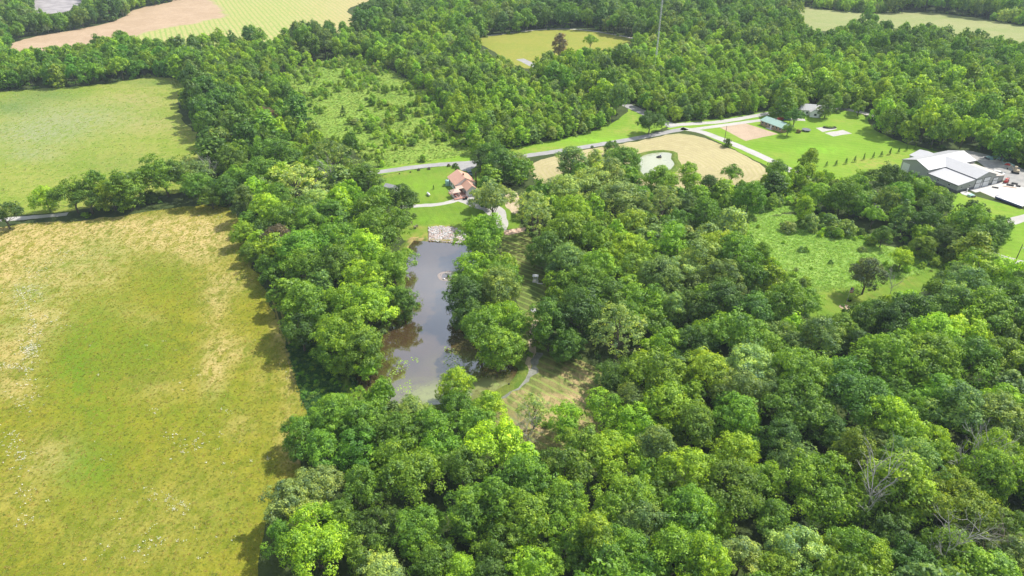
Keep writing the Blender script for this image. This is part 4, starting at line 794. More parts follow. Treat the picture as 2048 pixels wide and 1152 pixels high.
def gable_roof(parent,x0,x1,y0,y1,ze,zr,mat,name='roof',over=.35,yc=None,th=.14):
    """ridge along x; two slopes as one roof part"""
    yc=(y0+y1)/2 if yc is None else yc; m=MB()
    sl0=(zr-ze)/(yc-y0); sl1=(zr-ze)/(y1-yc)
    a=[(x0-over,y0-over,ze-over*sl0+th),(x1+over,y0-over,ze-over*sl0+th),(x1+over,yc,zr+th),(x0-over,yc,zr+th)]
    b=[(x0-over,yc,zr+th),(x1+over,yc,zr+th),(x1+over,y1+over,ze-over*sl1+th),(x0-over,y1+over,ze-over*sl1+th)]
    m.slab(a,th); m.slab(b,th); return m.build(name,mat,parent)
def gable_walls(parent,x0,x1,y0,y1,ze,zr,mat,yc=None,name='wall'):
    yc=(y0+y1)/2 if yc is None else yc
    return MB().prism_x(x0,x1,[(y0,0),(y1,0),(y1,ze),(yc,zr),(y0,ze)]).build(name,mat,parent)

# ------------------------------------------------------------------ farmhouse
def farmhouse():
    t=thing('farmhouse','white farmhouse with salmon metal roof and cross gable wing beside the lawn','house',(-22.2,280.3,0),math.radians(-67))
    gable_walls(t,-5,5,-4.6,4.6,3.0,5.6,M_white)
    gable_roof(t,-5,5,-4.6,4.6,3.0,5.6,M_salmon)
    gable_walls(t,5.02,12.4,-1.8,2.8,2.95,4.7,M_white)
    gable_roof(t,5.05,12.4,-1.8,2.8,2.95,4.7,M_salmon,over=.3)
    pr=MB().slab([(5.1,-5.0,2.55),(8.7,-5.0,2.5),(8.9,-2.0,2.85),(5.1,-2.0,2.9)],.12).build('porch_roof',M_salmon2,t)
    for x in (5.4,8.4): MB().box(x-.08,x+.08,-4.8,-4.64,0.3,2.42).build('porch_post',M_whitetrim,t)
    MB().box(5.1,13.6,-7.9,-1.85,.12,.34).build('deck',M_deck,t)
    m=MB(); 
    for x in np.arange(5.2,13.6,1.2): m.box(x,x+.08,-7.9,-7.82,.34,1.2)
    m.box(5.2,13.6,-7.88,-7.80,1.2,1.28); m.box(13.5,13.58,-7.9,-2.2,1.2,1.28)
    for y in np.arange(-7.8,-5,1.0): m.box(13.5,13.58,y,y+.08,.34,1.2)
    m.build('railing',M_whitetrim,t)
    for x in (-3,0.2,3.2,4.2): window(t,x,-4.6,1.7,.9,1.2,'x',-1)
    for x in (7.2,10.6): window(t,x,-1.8,1.6,.8,1.1,'x',-1)
    window(t,12.4,.5,1.6,1.3,1.2,'y',1); window(t,5,3.7,1.6,.8,1.1,'y',1); window(t,-5,-2,1.6,1,1.2,'y',-1); window(t,-5,2,1.6,1,1.2,'y',-1)
    for x in (-3,1,8.5): window(t,x,4.6 if x<5 else 2.8,1.6,1,1.2,'x',1)
    d=MB().box(9.0,9.95,-1.87,-1.75,.34,2.4).build('door',M_trim,t); MB().box(9.8,9.88,-1.95,-1.87,1.3,1.4).build('handle',M_galv,d)
    MB().box(1.6,2.1,.0,.5,5.1,6.5).build('chimney',simple('brown_chimney_brick',(.16,.09,.07),.9,var=.3,scale=5),t)
    MB().lathe([(.28,0),(.28,6.9),(.36,6.95),(.36,7.15),(.1,7.2)],10,(4.6,5.1,0)).build('flue',M_black,t)
    MB().box(6,9.5,3.2,6.6,.02,.14).build('side_patio',M_concs,t)
farmhouse()
def gazebo():
    t=thing('gazebo','white porch gazebo with pale salmon hipped roof on the farmhouse deck','gazebo',(-24.1,268.4,.34),math.radians(-67))
    for x in (-1.5,0,1.5):
        for y in (-1.5,1.5): MB().box(x-.08,x+.08,y-.08,y+.08,0,2.3).build('post',M_whitetrim,t)
    v=[(-1.9,-1.9,2.3),(1.9,-1.9,2.3),(1.9,1.9,2.3),(-1.9,1.9,2.3),(0,0,3.5),(-1.9,-1.9,2.2),(1.9,-1.9,2.2),(1.9,1.9,2.2),(-1.9,1.9,2.2)]
    m=MB(); m.add(v,[(0,1,4),(1,2,4),(2,3,4),(3,0,4),(8,7,6,5),(0,5,6,1),(1,6,7,2),(2,7,8,3),(3,8,5,0)]); m.build('roof',M_salmon2,t)
    m=MB()
    for y in (-1.5,1.5): m.box(-1.42,1.42,y-.04,y+.04,.9,1.0); m.box(-1.42,1.42,y-.02,y+.02,.15,.85)
    m.box(1.46,1.54,-1.42,1.42,.9,1.0); m.build('railing',M_whitetrim,t)
    MB().lathe([(.05,0),(.05,.7),(.5,.72),(.5,.78)],10,(0,0,.0)).build('table',M_red,t)
gazebo()
t=thing('water_tank','pale teal upright water tank beside the farmhouse wall','tank',(-28.4,280.6,0))
MB().lathe([(1.05,0),(1.1,.1),(1.1,2.3),(.95,2.5),(.4,2.75),(.0,2.8)],20).build('tank_body',M_teal,t,True); MB().lathe([(.28,2.72),(.28,2.88),(.05,2.92)],12).build('lid',M_trim,t)
def car(name,label,cat,loc,rz,paint,L=4.7,W=1.85,H=1.6,kind='suv'):
    t=thing(name,label,cat,loc,rz)
    h=L/2
    prof=[(-h,.35),(h,.35),(h,.75),(h-.15,.95),(h-1.1,1.02),(h-1.75,H-.08),(-h+ (1.9 if kind=='pickup' else .55),H),(-h+(2.0 if kind=='pickup' else .15),1.0),(-h,.95)]
    m=MB(); m.prism_y(-W/2,W/2,[(p[0],p[1]) for p in prof]); m.build('body',paint,t)
    g=MB(); r0=h-1.2; r1=-h+(2.05 if kind=='pickup' else .45)
    g.prism_y(-W/2-.012,W/2+.012,[(r0-.1,1.05),(r0-.62,H-.18),(r1+.15,H-.12),(r1-.02,1.05)]); g.build('side_windows',M_glass,t)
    g=MB(); g.slab([(h-1.14,-W/2+.1,1.08),(h-1.14,W/2-.1,1.08),(h-1.72,W/2-.15,H-.10),(h-1.72,-W/2+.15,H-.10)],-.03); g.build('windscreen',M_glass,t)
    for x in (h-.85,-h+.85):
        for y in (-1,1):
            w_=MB().tube((x,y*(W/2-.2),.34),(x,y*(W/2+.02),.34),.34,.34,12).build('wheel',M_tyre,t); MB().tube((x,y*(W/2+.02),.34),(x,y*(W/2+.04),.34),.2,.2,10).build('rim',M_galv,w_)
    for y in (-.65,.65):
        MB().box(h-.03,h+.015,y-.18,y+.18,.7,.85).build('headlight',M_whitetrim,t); MB().box(-h-.015,-h+.03,y-.15,y+.15,.7,.88).build('tail_light',M_red,t)
    return t
car('parked_car','dark teal car parked behind the farmhouse by the road','car',at(939,349),math.radians(-75),M_tealcar)
car('parked_car','white car parked on gravel behind the workshop','car',at(1996,349),math.radians(-32),M_carwhite,5.1,2.0,1.7)
car('pickup_truck','dark blue pickup parked between the brick house and trees','pickup truck',at(1572,240),math.radians(20),M_blue,5.2,1.9,1.8,'pickup')
car('parked_car','small red car parked behind the green roofed brick house','car',at(1562,240),math.radians(15),M_red,4.2,1.8,1.4)
# mower on the drive
t=thing('riding_mower','black riding mower parked on the gravel in front of the deck','mower',at(930,399),math.radians(20))
MB().box(.1,1.0,-.35,.35,.35,.95).build('bonnet',M_black,t); MB().box(-.9,.1,-.4,.4,.3,.5).build('chassis',M_black,t); MB().box(-.8,-.3,-.25,.25,.5,.62).box(-.85,-.75,-.25,.25,.62,1.1).build('seat',M_black,t)
MB().box(-.5,.5,-.6,.6,.15,.28).build('cutting_deck',M_tealcar,t); MB().tube((.05,0,.8),(-.15,0,1.1),.03).lathe([(.2,0),(.2,.04)],10,(-.17,0,1.08)).build('steering_wheel',M_black,t)
for x,r in ((.7,.22),(-.6,.32)):
    for y in (-.42,.42): MB().tube((x,y-.1,r),(x,y+.1,r),r,r,10).build('wheel',M_tyre,t)
# shed, propane tank
g,rz,L_=frame_of((769,381),(797,384))
t=thing('garden_shed','low white shed with grey shingle roof behind the dark round tree','shed',(g.x,g.y,0),rz-.25)
gable_walls(t,0,6.2,0,3.0,1.9,2.8,M_white); gable_roof(t,0,6.2,0,3.0,1.9,2.8,M_greyroof,over=.2)
MB().box(6.15,6.24,1.0,2.0,0,1.7).build('door',M_whitetrim,t); window(t,2,0,1.2,.7,.6,'x',-1)
t=thing('propane_tank','white propane tank lying on the farmhouse lawn','tank',at(857,391),math.radians(115))
MB().lathe([(0.0,-1.5),(.25,-1.42),(.42,-1.2),(.5,-.95),(.5,.95),(.42,1.2),(.25,1.42),(.0,1.5)],16).xf(Matrix.Translation((0,0,.75))@Matrix.Rotation(math.pi/2,4,'Y')).build('tank_body',M_whitetrim,t,True)
for x in (-.8,.8): MB().box(x-.1,x+.1,-.35,.35,0,.35).build('foot',M_concs,t)
MB().lathe([(.16,1.22),(.16,1.4),(.02,1.42)],10).build('valve_cover',M_galv,t)
# two wooden chairs on the bank
for (px,py,a,lb) in ((821,449,2.0,'weathered wooden lawn chair near the dark tree, farther from the water'),(832,456,2.4,'weathered wooden lawn chair on the bank beside its shadow')):
    t=thing('lawn_chair',lb,'chair',at(px,py),a,'wooden chairs on the pond bank',1.5)
    MB().slab([(-.3,-.35,.42),(.4,-.35,.5),(.4,.35,.5),(-.3,.35,.42)],.05).build('seat',M_wood,t); MB().slab([(-.3,-.33,.42),(-.62,-.33,1.15),(-.62,.33,1.15),(-.3,.33,.42)],.06).build('backrest',simple('sunlit_grey_wood',(.5,.44,.40),.8),t)
    for y in (-.4,.4):
        MB().box(-.4,.45,y-.07,y+.07,.66,.70).build('armrest',M_wood,t)
        for x in (-.3,.36): MB().box(x-.05,x+.05,y-.04,y+.04,0,.66).build('leg',M_wood,t)
# low dark shrubs along the road edge of the lawn
for i,(px,py,r,lb) in enumerate([(838,341,.75,'left of the pair of dark mounds by the road'),(858,339,.8,'dark shrub at the middle of the lawn edge by the road'),(821,345,.45,'small dark shrub by the road, beyond the pair'),(799,348,.4,'smallest dark shrub at the far end of the lawn edge'),(897,333,.9,'reddish brown shrub by the road near the parking apron'),(911,335,1.5,'dark green shrub at the lawn corner beside the apron'),(916,339,1.1,'dark green shrub just behind the farmhouse roof'),(1230,285,.8,'green shrub on the hayfield edge'),(1184,296,.9,'small upright shrub by the road above the grove')]):
    g=G(px,py); t=dict(x=g.x,y=g.y,R=r,H=r*1.3,form='bush',col='p' if i in(0,1,2,3,4) else 'd'); 
    if i==0: lb='round dark shrub on the lawn edge by the road'
    put_tree(t,'shrub',lb,'shrub','shrubs along the lawn edge')
g=G(867,379); put_tree(dict(x=g.x,y=g.y,R=.55,H=2.2,form='cone',col='d'),'sapling','tiny dark sapling on the farmhouse lawn behind the propane tank','tree','young lawn trees')
# row of young pines
PR=[(1652,333),(1671.5,331),(1691,328),(1708.5,324),(1726.5,320),(1745,317),(1761.5,313),(1779,309.5),(1796,306),(1812.5,302),(1829,299.5)]
for i,(px,py) in enumerate(PR):
    g=G(px,py); lb='small dark pine in the lawn row, '+('nearest the slender bright tree' if i==0 else ('last one toward the workshop woods' if i==10 else f'{ORD[i]}from the slender bright tree'))
    put_tree(dict(x=g.x,y=g.y,R=.8*random.uniform(.85,1.15),H=3.0*random.uniform(.85,1.15),form='cone',col='d'),'young_pine',lb,'tree','row of young pines across the lawn')

# ------------------------------------------------------------------ workshop
def workshop():
    t=thing('workshop','large grey green metal workshop with white roofs and white roller doors','workshop',(191.8,272.7,0),math.radians(23))
    # main wing along x, front wing along y, low lean-tos on each side, small far wing
    gable_walls(t,0,30,15.2,29,4.8,7.0,M_wall,22.1); gable_roof(t,0,30,15.2,29,4.8,7.0,M_roofw,over=.3,yc=22.1)
    MB().prism_y(0,15.15,[(10.5,0),(23.2,0),(23.2,4.8),(16.85,6.8),(10.5,4.8)]).build('wall',M_wall2,t)
    m=MB(); zr=6.8; s_=2.0/6.35; 
    m.slab([(10.2,-.3,4.8-.3*s_+.14),(16.85,-.3,zr+.14),(16.85,20.8,zr+.14),(10.2,15.6,4.8-.3*s_+.14)],.14); m.slab([(16.85,-.3,zr+.14),(23.5,-.3,4.8-.3*s_+.14),(23.5,15.6,4.8-.3*s_+.14),(16.85,20.8,zr+.14)],.14); m.build('roof',M_roofw2,t)
    MB().prism_y(.02,15.12,[(0,0),(10.45,0),(10.45,4.3),(0,3.3)]).build('lean_to_wall',M_wall2,t)
    MB().slab([(-.3,-.25,3.42),(10.44,-.25,4.5),(10.44,15.1,4.5),(-.3,15.1,3.42)],.14).build('lean_to_roof',M_roofw2,t)
    MB().prism_y(.02,15.12,[(23.25,0),(29.2,0),(29.2,3.3),(23.25,4.0)]).build('lean_to_wall',M_wall2,t)
    MB().slab([(23.52,-.25,4.1),(29.5,-.25,3.42),(29.5,15.1,3.42),(23.52,15.1,4.1)],.14).build('lean_to_roof',simple('tan_lean_to_roof',(.50,.45,.41),.5,var=.08),t)
    MB().prism_y(29.05,32.6,[(9,0),(21,0),(21,4.4),(15,6.1),(9,4.4)]).build('wall',M_wall,t)
    m=MB(); m.slab([(8.7,28.6,4.44),(15,24.6,6.24),(15,32.9,6.24),(8.7,32.9,4.44)],.14); m.slab([(15,24.6,6.24),(21.3,28.6,4.44),(21.3,32.9,4.44),(15,32.9,6.24)],.14); m.build('roof',M_roofw2,t)
    # dark skirt along the front, with gaps for the doors
    D=[(10.9,14.4,4.0),(16.0,19.8,4.2),(22.2,25.4,3.2)]
    m=MB(); xs=[0.0]+[v for d in D for v in d[:2]]+[29.2]
    for a,b in zip(xs[::2],xs[1::2]): m.box(a,b,-.06,-.003,0,1.0)
    m.box(-.06,-.003,-.06,15.1,0,1.0); m.box(-.06,-.003,15.3,24.2,0,1.0); m.box(29.203,29.26,0,15.1,0,1.0); m.build('skirt',M_skirt,t)
    MB().box(-.36,-.31,-.27,15.1,3.15,3.44).build('gutter',M_trim,t); MB().box(10.13,10.19,-.32,15,4.55,4.86).build('gutter',M_trim,t); MB().box(-.36,30.36,14.83,14.88,4.4,4.7).build('gutter',M_trim,t)
    for pa,pb in (((-.32,14.9,4.75),(-.32,22.1,7.1)),((-.32,22.1,7.1),(-.32,29.3,4.75)),((10.2,-.33,4.8),(16.85,-.33,6.9)),((16.85,-.33,6.9),(23.5,-.33,4.8)),((-.3,-.28,3.4),(10.1,-.28,4.5))): MB().tube(pa,pb,.1,.1,4).build('roof_edge',M_trim,t)
    for (a,b,h) in D:
        d=MB().box(a,b,-.12,-.004,0.02,h).build('roller_door',M_doorw,t); MB().box(a,b,-.16,-.12,h*.55,h*.55+.18).build('window_band',M_glass,d)
        MB().box(b,b+.2,-.14,-.004,0,h+.2).box(a-.2,a,-.14,-.004,0,h+.2).box(a,b,-.14,-.004,h,h+.2).build('door_frame',M_trim,t)
    d=MB().box(-.12,-.004,24.6,28.2,.02,3.9).build('roller_door',M_doorw,t)
    for (x,y) in ((2.5,0),(7.5,0)): window(t,x,-.0,2.2,1.1,.6,'x',-1)
    for y in (4,9.5): window(t,0,y,2.2,1.0,.6,'y',-1)
    for y in (3.5,9.5): window(t,10.5,y,4.55,.9,.35,'y',-1)
    MB().box(14.9,15.6,-.14,-.004,.02,2.1).build('door',M_whitetrim,t)
workshop()
wm=Matrix.Translation((191.8,272.7,0))@Matrix.Rotation(math.radians(23),4,'Z')
def wl(x,y,z=0): v=wm@Vector((x,y,z)); return (v.x,v.y,v.z)
R23=math.radians(23)
t=thing('concrete_apron','pale concrete apron along the roller doors of the workshop','apron',wl(16,-1.7),R23); MB().box(-8,15,-1.6,1.5,0,.10).build('slab',M_conc,t)
t=thing('round_pad','round pale concrete pad at the near corner of the workshop','concrete pad',wl(3.2,-2.6),0); MB().lathe([(2.3,0),(2.3,.16),(0,.17)],24).build('pad',M_concs,t)
t=thing('vent_pipe','white upright pipe standing on the round concrete pad','pipe',wl(4.6,-1.6,.16),0); MB().lathe([(.25,0),(.25,1.5),(.32,1.52),(.32,1.7),(0,1.75)],12).build('pipe',M_whitetrim,t)
t=thing('utility_box','pale green utility box on the grass below the workshop','utility box',at(1941,393),.3); MB().box(-1.1,1.1,-.8,.8,0,.8).build('cabinet',simple('pale_green_paint',(.5,.66,.58),.5),t); MB().box(-1.2,1.2,-.9,.9,.8,.9).build('lid',M_teal,t)
t=thing('tarp_roll','dark folded tarp beside the pale green utility box','tarp',at(1946,394.5),.1); MB().lathe([(.3,-1),(.36,-.9),(.36,.9),(.3,1)],10).xf(Matrix.Translation((0,0,.34))@Matrix.Rotation(math.pi/2,4,'Y')).build('roll',M_black,t); MB().box(-.05,.05,-.4,.4,.0,.72).build('strap',M_galv,t)
# flatbed trailer
g,rz,L_=frame_of((1989,398),(2042,418))
t=thing('flatbed_trailer','long white decked trailer with dark blue side parked along the concrete edge','trailer',(g.x,g.y,0),rz)
L_=min(L_,16); MB().box(0,L_,0,2.5,1.05,1.2).build('deck',M_whitetrim,t); MB().box(0,L_,-.08,-.003,.55,1.25).box(0,L_,2.503,2.58,.55,1.25).build('side_rail',M_blue,t); MB().box(-.1,-.003,0,2.5,.55,1.4).build('headboard',M_blue,t)
for x in (L_*.6,L_*.6+1.1,L_*.6+2.2):
    for y in (.15,2.1): MB().tube((x,y,.42),(x,y+.3,.42),.42,.42,12).build('wheel',M_tyre,t)
MB().box(L_+.003,L_+1.8,1.1,1.4,.75,.95).tube((L_+1.7,1.25,0),(L_+1.7,1.25,.75),.08).build('drawbar',M_black,t)
MB().box(1.0,2.6,.6,1.9,1.2,1.32).box(5.0,7.0,.8,1.7,1.2,1.3).build('ramp_board',M_galv,t)
# lift and excavator
t=thing('forklift','red forklift at the workshop corner beside the last roller door','forklift',wl(29.9,-1.2),R23)
MB().box(-.9,.7,-.55,.55,.4,1.1).build('body',M_red,t); MB().box(.75,.85,-.45,-.35,.1,2.6).box(.75,.85,.35,.45,.1,2.6).box(.75,.85,-.35,.35,2.2,2.35).build('mast',M_red,t); MB().box(.85,1.8,-.4,-.28,.12,.18).box(.85,1.8,.28,.4,.12,.18).build('fork',M_black,t)
MB().box(-.7,.4,-.5,.5,2.0,2.08).box(-.7,-.62,-.5,-.42,1.1,2.0).box(-.7,-.62,.42,.5,1.1,2.0).box(.32,.4,-.5,-.42,1.1,2.0).box(.32,.4,.42,.5,1.1,2.0).build('cage',M_red,t)
for x in (-.6,.5):
    for y in (-.6,.6): MB().tube((x,y-.1,.3),(x,y+.1,.3),.3,.3,10).build('wheel',M_tyre,t)
t=thing('excavator','beige and black mini excavator at the edge of the woods behind the workshop','excavator',at(2030,346),math.radians(150),scale=1.25)
MB().box(-1.2,1.2,-.9,-.5,0,.55).box(-1.2,1.2,.5,.9,0,.55).build('track',M_black,t); MB().box(-1.1,.7,-.75,.75,.6,1.3).build('body',M_beige,t); MB().box(-.2,.7,-.72,0,1.3,2.4).build('cab',M_beige,t)
MB().box(.69,.72,-.66,-.06,1.45,2.25).box(-.1,.6,-.74,-.72,1.45,2.25).build('cab_window',M_glass,t)
MB().tube((.7,.3,1.1),(1.9,.3,2.7),.14,.12,6).tube((1.9,.3,2.7),(2.9,.3,1.6),.12,.1,6).build('boom',M_beige,t); MB().prism_y(.05,.55,[(2.7,1.6),(3.1,1.6),(3.0,1.0),(2.6,1.1)]).build('bucket',M_black,t)
# loose goods on the yard
goods=[(2020,371,2.6,1.5,'black crate stack on the yard just past the forklift'),(2029,368,2.2,1.2,'dark flat crate on the gravel, farthest from the forklift'),(2036,373,1.6,1.0,'small dark green crate on the gravel yard'),(2014,362,1.4,1.4,'dark tyre stack behind the red forklift'),(1990,376,2.4,.5,'narrow dark plank bundle lying on the concrete yard')]
for (px,py,a,b,lb) in goods:
    t=thing('crate',lb,'crate',at(px,py),R23-.9,'goods lying on the workshop yard'); m=MB()
    MB().box(-a/2,a/2,-b/2,b/2,.12,.5).build('box',M_black,t); MB().box(-a/2,a/2,-b/2,-b/2+.1,0,.12).box(-a/2,a/2,b/2-.1,b/2,0,.12).build('runner',M_wood,t)
t=thing('timber_beam','long pale orange timber lying beside the dark crates','timber',at(2019,374.5),R23-.85); MB().box(-2.6,2.6,-.12,.12,.06,.24).build('beam',simple('fresh_timber',(.7,.45,.25),.7),t)
for x in (-1.8,1.8): MB().box(x-.1,x+.1,-.25,.25,0,.06).build('bearer',M_wood,t)
def heap(name,label,cat,pts,mats,n,w,h):
    t=thing(name,label,cat,at(*pts[0])); b0=G(*pts[0])
    for k,mat in enumerate(mats):
        m=MB()
        for i in range(n):
            u=random.random()*(len(pts)-1); j=int(u); p=G(pts[j][0]+(pts[j+1][0]-pts[j][0])*(u-j),pts[j][1]+(pts[j+1][1]-pts[j][1])*(u-j))-b0
            p+=Vector((random.gauss(0,w*.4),random.gauss(0,w*.4),0)); a=random.uniform(.3,1.1); i0=len(m.v); m.box(-a,a,-a*.5,a*.5,0,random.uniform(.2,h)); m.xf(Matrix.Translation(p)@Matrix.Rotation(random.uniform(0,3),4,'Z')@Matrix.Rotation(random.uniform(-.2,.2),4,'X'),i0)
        o=m.build('scrap_piece',mat,t); o['kind']='stuff'
heap('scrap_heap','long low heap of blue grey scrap along the woods behind the workshop','scrap heap',[(1976,317),(1992,316),(2003,321)],[M_teal,M_trim,simple('blue_tarp',(.20,.34,.38),.6)],22,2.2,.8)
heap('scrap_heap','shorter teal scrap heap with a red piece, nearer the excavator','scrap heap',[(2007,326),(2018,330)],[M_teal,M_red],9,1.4,.8)
# ------------------------------------------------------------------ brick house, white house
a=G(1522,240,2.6); b=G(1566,256.5,2.6); rz=math.atan2(b.y-a.y,b.x-a.x); Lb=(b-a).length; print('brick house',Lb)
t=thing('brick_house','long low tan brick house with pale green metal roof','house',(a.x,a.y,0),rz)
MB().prism_x(0,Lb,[(0,0),(8,0),(8,2.6),(4.4,3.9),(0,2.6)]).build('wall',M_brick,t); gable_roof(t,0,Lb,0,8,2.6,3.9,M_greenroof,over=.5,yc=4.4)
for x in np.linspace(1.6,Lb-1.8,6): window(t,float(x),0,1.6,1.3,.9,'x',-1)
d=MB().box(Lb*.45,Lb*.45+1,-.09,-.004,.1,2.1).build('door',M_whitetrim,t); MB().box(Lb*.35,Lb*.6,-1.8,-.1,0,.12).build('doorstep',M_concs,t)
MB().box(Lb*.35,Lb*.35+.6,4.6,5.2,3.2,4.6).build('chimney',M_trim,t)
for x in (.6,7.0): window(t,Lb,x+.5,1.5,1,.9,'y',1)
t=thing('white_house','white roofed house half hidden by trees behind the brick house','house',at(1622,231),math.radians(-18))
gable_walls(t,-6,6,0,8,2.9,5.2,M_white); gable_roof(t,-6,6,0,8,2.9,5.2,M_roofw)
MB().prism_y(-3.2,-.02,[(-1,0),(4.6,0),(4.6,2.8),(1.8,4.3),(-1,2.8)]).build('wall',M_white,t)
m=MB(); m.slab([(-1.4,-3.6,2.75),(1.8,-3.6,4.45),(1.8,3.5,4.45),(-1.4,3.5,2.75)],.14); m.slab([(1.8,-3.6,4.45),(5.0,-3.6,2.75),(5.0,3.5,2.75),(1.8,3.5,4.45)],.14); m.build('roof',M_roofw2,t)
for x in (-4.5,-2.4): window(t,x,0,1.5,.9,1.1,'x',-1)
window(t,1.8,-3.2,1.5,1.3,1.1,'x',-1); MB().box(-5.3,-4.7,3.2,3.8,4,6).build('chimney',simple('orange_brick',(.5,.24,.12),.9),t)
# trampoline, fire frame
t=thing('trampoline','dark round trampoline on the lawn beside the brown bush','trampoline',at(1612,262))
MB().lathe([(2.2,.82),(2.3,.86),(2.3,.92),(2.0,.93),(0,.90)],24).build('mat',simple('grey_mat',(.14,.15,.17),.7),t)
for i in range(6):
    q=i*math.pi/3; MB().tube((2.2*math.cos(q),2.2*math.sin(q),0),(2.2*math.cos(q),2.2*math.sin(q),.84),.05,.05,5).build('leg',M_galv,t)
t=thing('raised_bed','dark oval raised bed with green plants on the farther gravel pad','raised bed',at(1659,255.5))
MB().lathe([(2.6,0),(2.6,.5),(2.3,.5),(2.3,.3),(0,.32)],20,(0,0,0),1.4,.7).build('rim',M_black,t)
cb=bpy.data.objects.new('plants',PROTO['bush'][1]['c']); link(cb,t); cb.location=(0,0,.25); cb.scale=(1.1,.55,.3); cb['tint']=tint('b')
# ------------------------------------------------------------------ poles and tower
def pole(px,py,h,label,lamp=False,arm=True,mat=M_pole,rz=0):
    t=thing('utility_pole',label,'utility pole',at(px,py),rz); MB().tube((0,0,0),(0,0,h),.17,.11,8).build('post',mat,t)
    if arm: MB().box(-1.1,1.1,-.06,.06,h-.7,h-.58).build('crossarm',mat,t); [MB().lathe([(.05,0),(.08,.1),(.03,.2)],6,(x,0,h-.58)).build('insulator',M_galv,t) for x in (-1,0,1)]
    if lamp: MB().tube((0,0,h*.72),(1.0,0,h*.8),.04).build('lamp_arm',M_galv,t); MB().lathe([(.1,.2),(.35,0),(.3,-.2),(0,-.22)],10,(1.1,0,h*.8)).build('lamp',M_whitetrim,t)
pole(1448,286,9,'dark wooden pole beside the dirt patch and road',arm=False)
pole(2029,526,7.5,'utility pole with pale lamp beside the road below the workshop lawn',lamp=True,arm=False)
pole(1196,171,9,'pale utility pole among the young woods beyond the junction',mat=M_galv,lamp=True,arm=False)
pole(1332.5,226,7,'thin white pole by the grassy cut north of the junction',mat=M_whitetrim,arm=False)
def tower():
    g=G(1308.5,150); t=thing('lattice_tower','tall grey guyed lattice radio tower rising above the far woods','tower',(g.x,g.y,0))
    Ht=66; w_=.62; pts=[(w_*math.cos(q),w_*math.sin(q)) for q in (0.3,2.394,4.489)]
    for (x,y) in pts: MB().tube((x,y,0),(x,y,Ht),.065,.065,6).build('mast_leg',M_galv,t)
    m=MB(); k=0; z=.5
    while z<Ht-1:
        for i in range(3):
            a=pts[i]; b=pts[(i+1)%3]; m.tube((a[0],a[1],z),(b[0],b[1],z),.045,.045,4); m.tube((a[0],a[1],z),(b[0],b[1],z+1.0),.04,.04,4)
        z+=1.0
    o=m.build('lattice_brace',M_galv,t); o['kind']='stuff'
    for q in (0.3,2.394,4.489):
        for hh in (30,58): MB().tube((0.6*math.cos(q),.6*math.sin(q),hh),(24*math.cos(q),24*math.sin(q),0),.025,.025,4).build('guy_wire',M_galv,t)
    MB().box(-.8,.8,-.8,.8,-.1,.4).build('base',M_concs,t)
tower()
# ------------------------------------------------------------------ garden bits
t=thing('garden_arbour','small white garden arbour standing on the shaded grass path','arbour',at(1071,563),math.radians(-10))
for x in (-.7,.7):
    for y in (-.5,.5): MB().box(x-.07,x+.07,y-.07,y+.07,.1,2.3).build('post',M_whitetrim,t)
MB().slab([(-1.0,-.8,2.3),(1.0,-.8,2.3),(1.0,0,2.75),(-1.0,0,2.75)],.06).slab([(-1.0,0,2.75),(1.0,0,2.75),(1.0,.8,2.3),(-1.0,.8,2.3)],.06).build('roof',M_whitetrim,t)
MB().box(-1,1,-.8,.8,0,.1).box(.6,2.6,-1.4,-.8,0,.08).build('step',M_concs,t); MB().box(-.6,.6,.2,.5,.45,.52).box(-.6,.6,.5,.56,.5,1.1).build('bench',M_whitetrim,t)
def stone_mesh(seed):
    r=random.Random(seed); b=bmesh.new(); bmesh.ops.create_icosphere(b,subdivisions=1,radius=1)
    for v in b.verts: v.co*=r.uniform(.7,1.15); v.co.z*=.65
    me=bpy.data.meshes.new('stone'); b.to_mesh(me); b.free(); me.materials.append(M_stone); return me
SM=[stone_mesh(i) for i in range(4)]
def fire_ring(px,py,r,n,label,ash):
    t=thing('fire_ring',label,'fire ring',at(px,py))
    for i in range(n):
        o=bpy.data.objects.new('stone',SM[i%4]); link(o,t); q=i*6.283/n; o.location=(r*math.cos(q),r*math.sin(q),.12); o.scale=(.24,.2,.22); o.rotation_euler=(0,0,q+1.57)
    MB().lathe([(r*.95,0),(r*.95,.05),(0,.06)],16).build('ash_bed',ash,t)
fire_ring(1068,621,1.0,12,'round grey stone fire ring on the grass path below the arbour',simple('grey_ash',(.4,.39,.4),.9,var=.2))
t=thing('flower_bed','round pale edged flower bed with small green bush on the mown strip','flower bed',at(1689,614))
MB().lathe([(1.3,0),(1.35,.12),(1.15,.14),(1.1,.05),(0,.06)],18,(0,0,0),1.2,1).build('edging',simple('tan_edging',(.62,.45,.32),.8),t); cb=bpy.data.objects.new('bush',PROTO['bush'][0]['c']); link(cb,t); cb.location=(-.4,.2,.1); cb.scale=(.28,.28,.3); cb['tint']=tint('n')
t=thing('flagpole','thin white flagpole with drooping red and white flag in the shade of the fuzzy tree','flagpole',at(1693,605))
MB().tube((0,0,0),(0,0,6),.05,.035,6).build('pole',M_whitetrim,t)
fl=MB(); fr=MB(); fb=MB()
for i in range(7):
    tgt=fr if i%2==0 else fl; z0=5.8-i*.28; tgt.slab([(.05,0,z0-.28),(1.3,.25,z0-.65),(1.3,.25,z0-.37),(.05,0,z0)],.02)
f0=fr.build('flag',M_red,t); fl.build('white_stripe',M_whitetrim,f0); fb.slab([(.04,-.03,4.9),(.62,.09,4.7),(.62,.09,5.6),(.04,-.03,5.8)],.02).build('blue_corner',M_blue,f0)
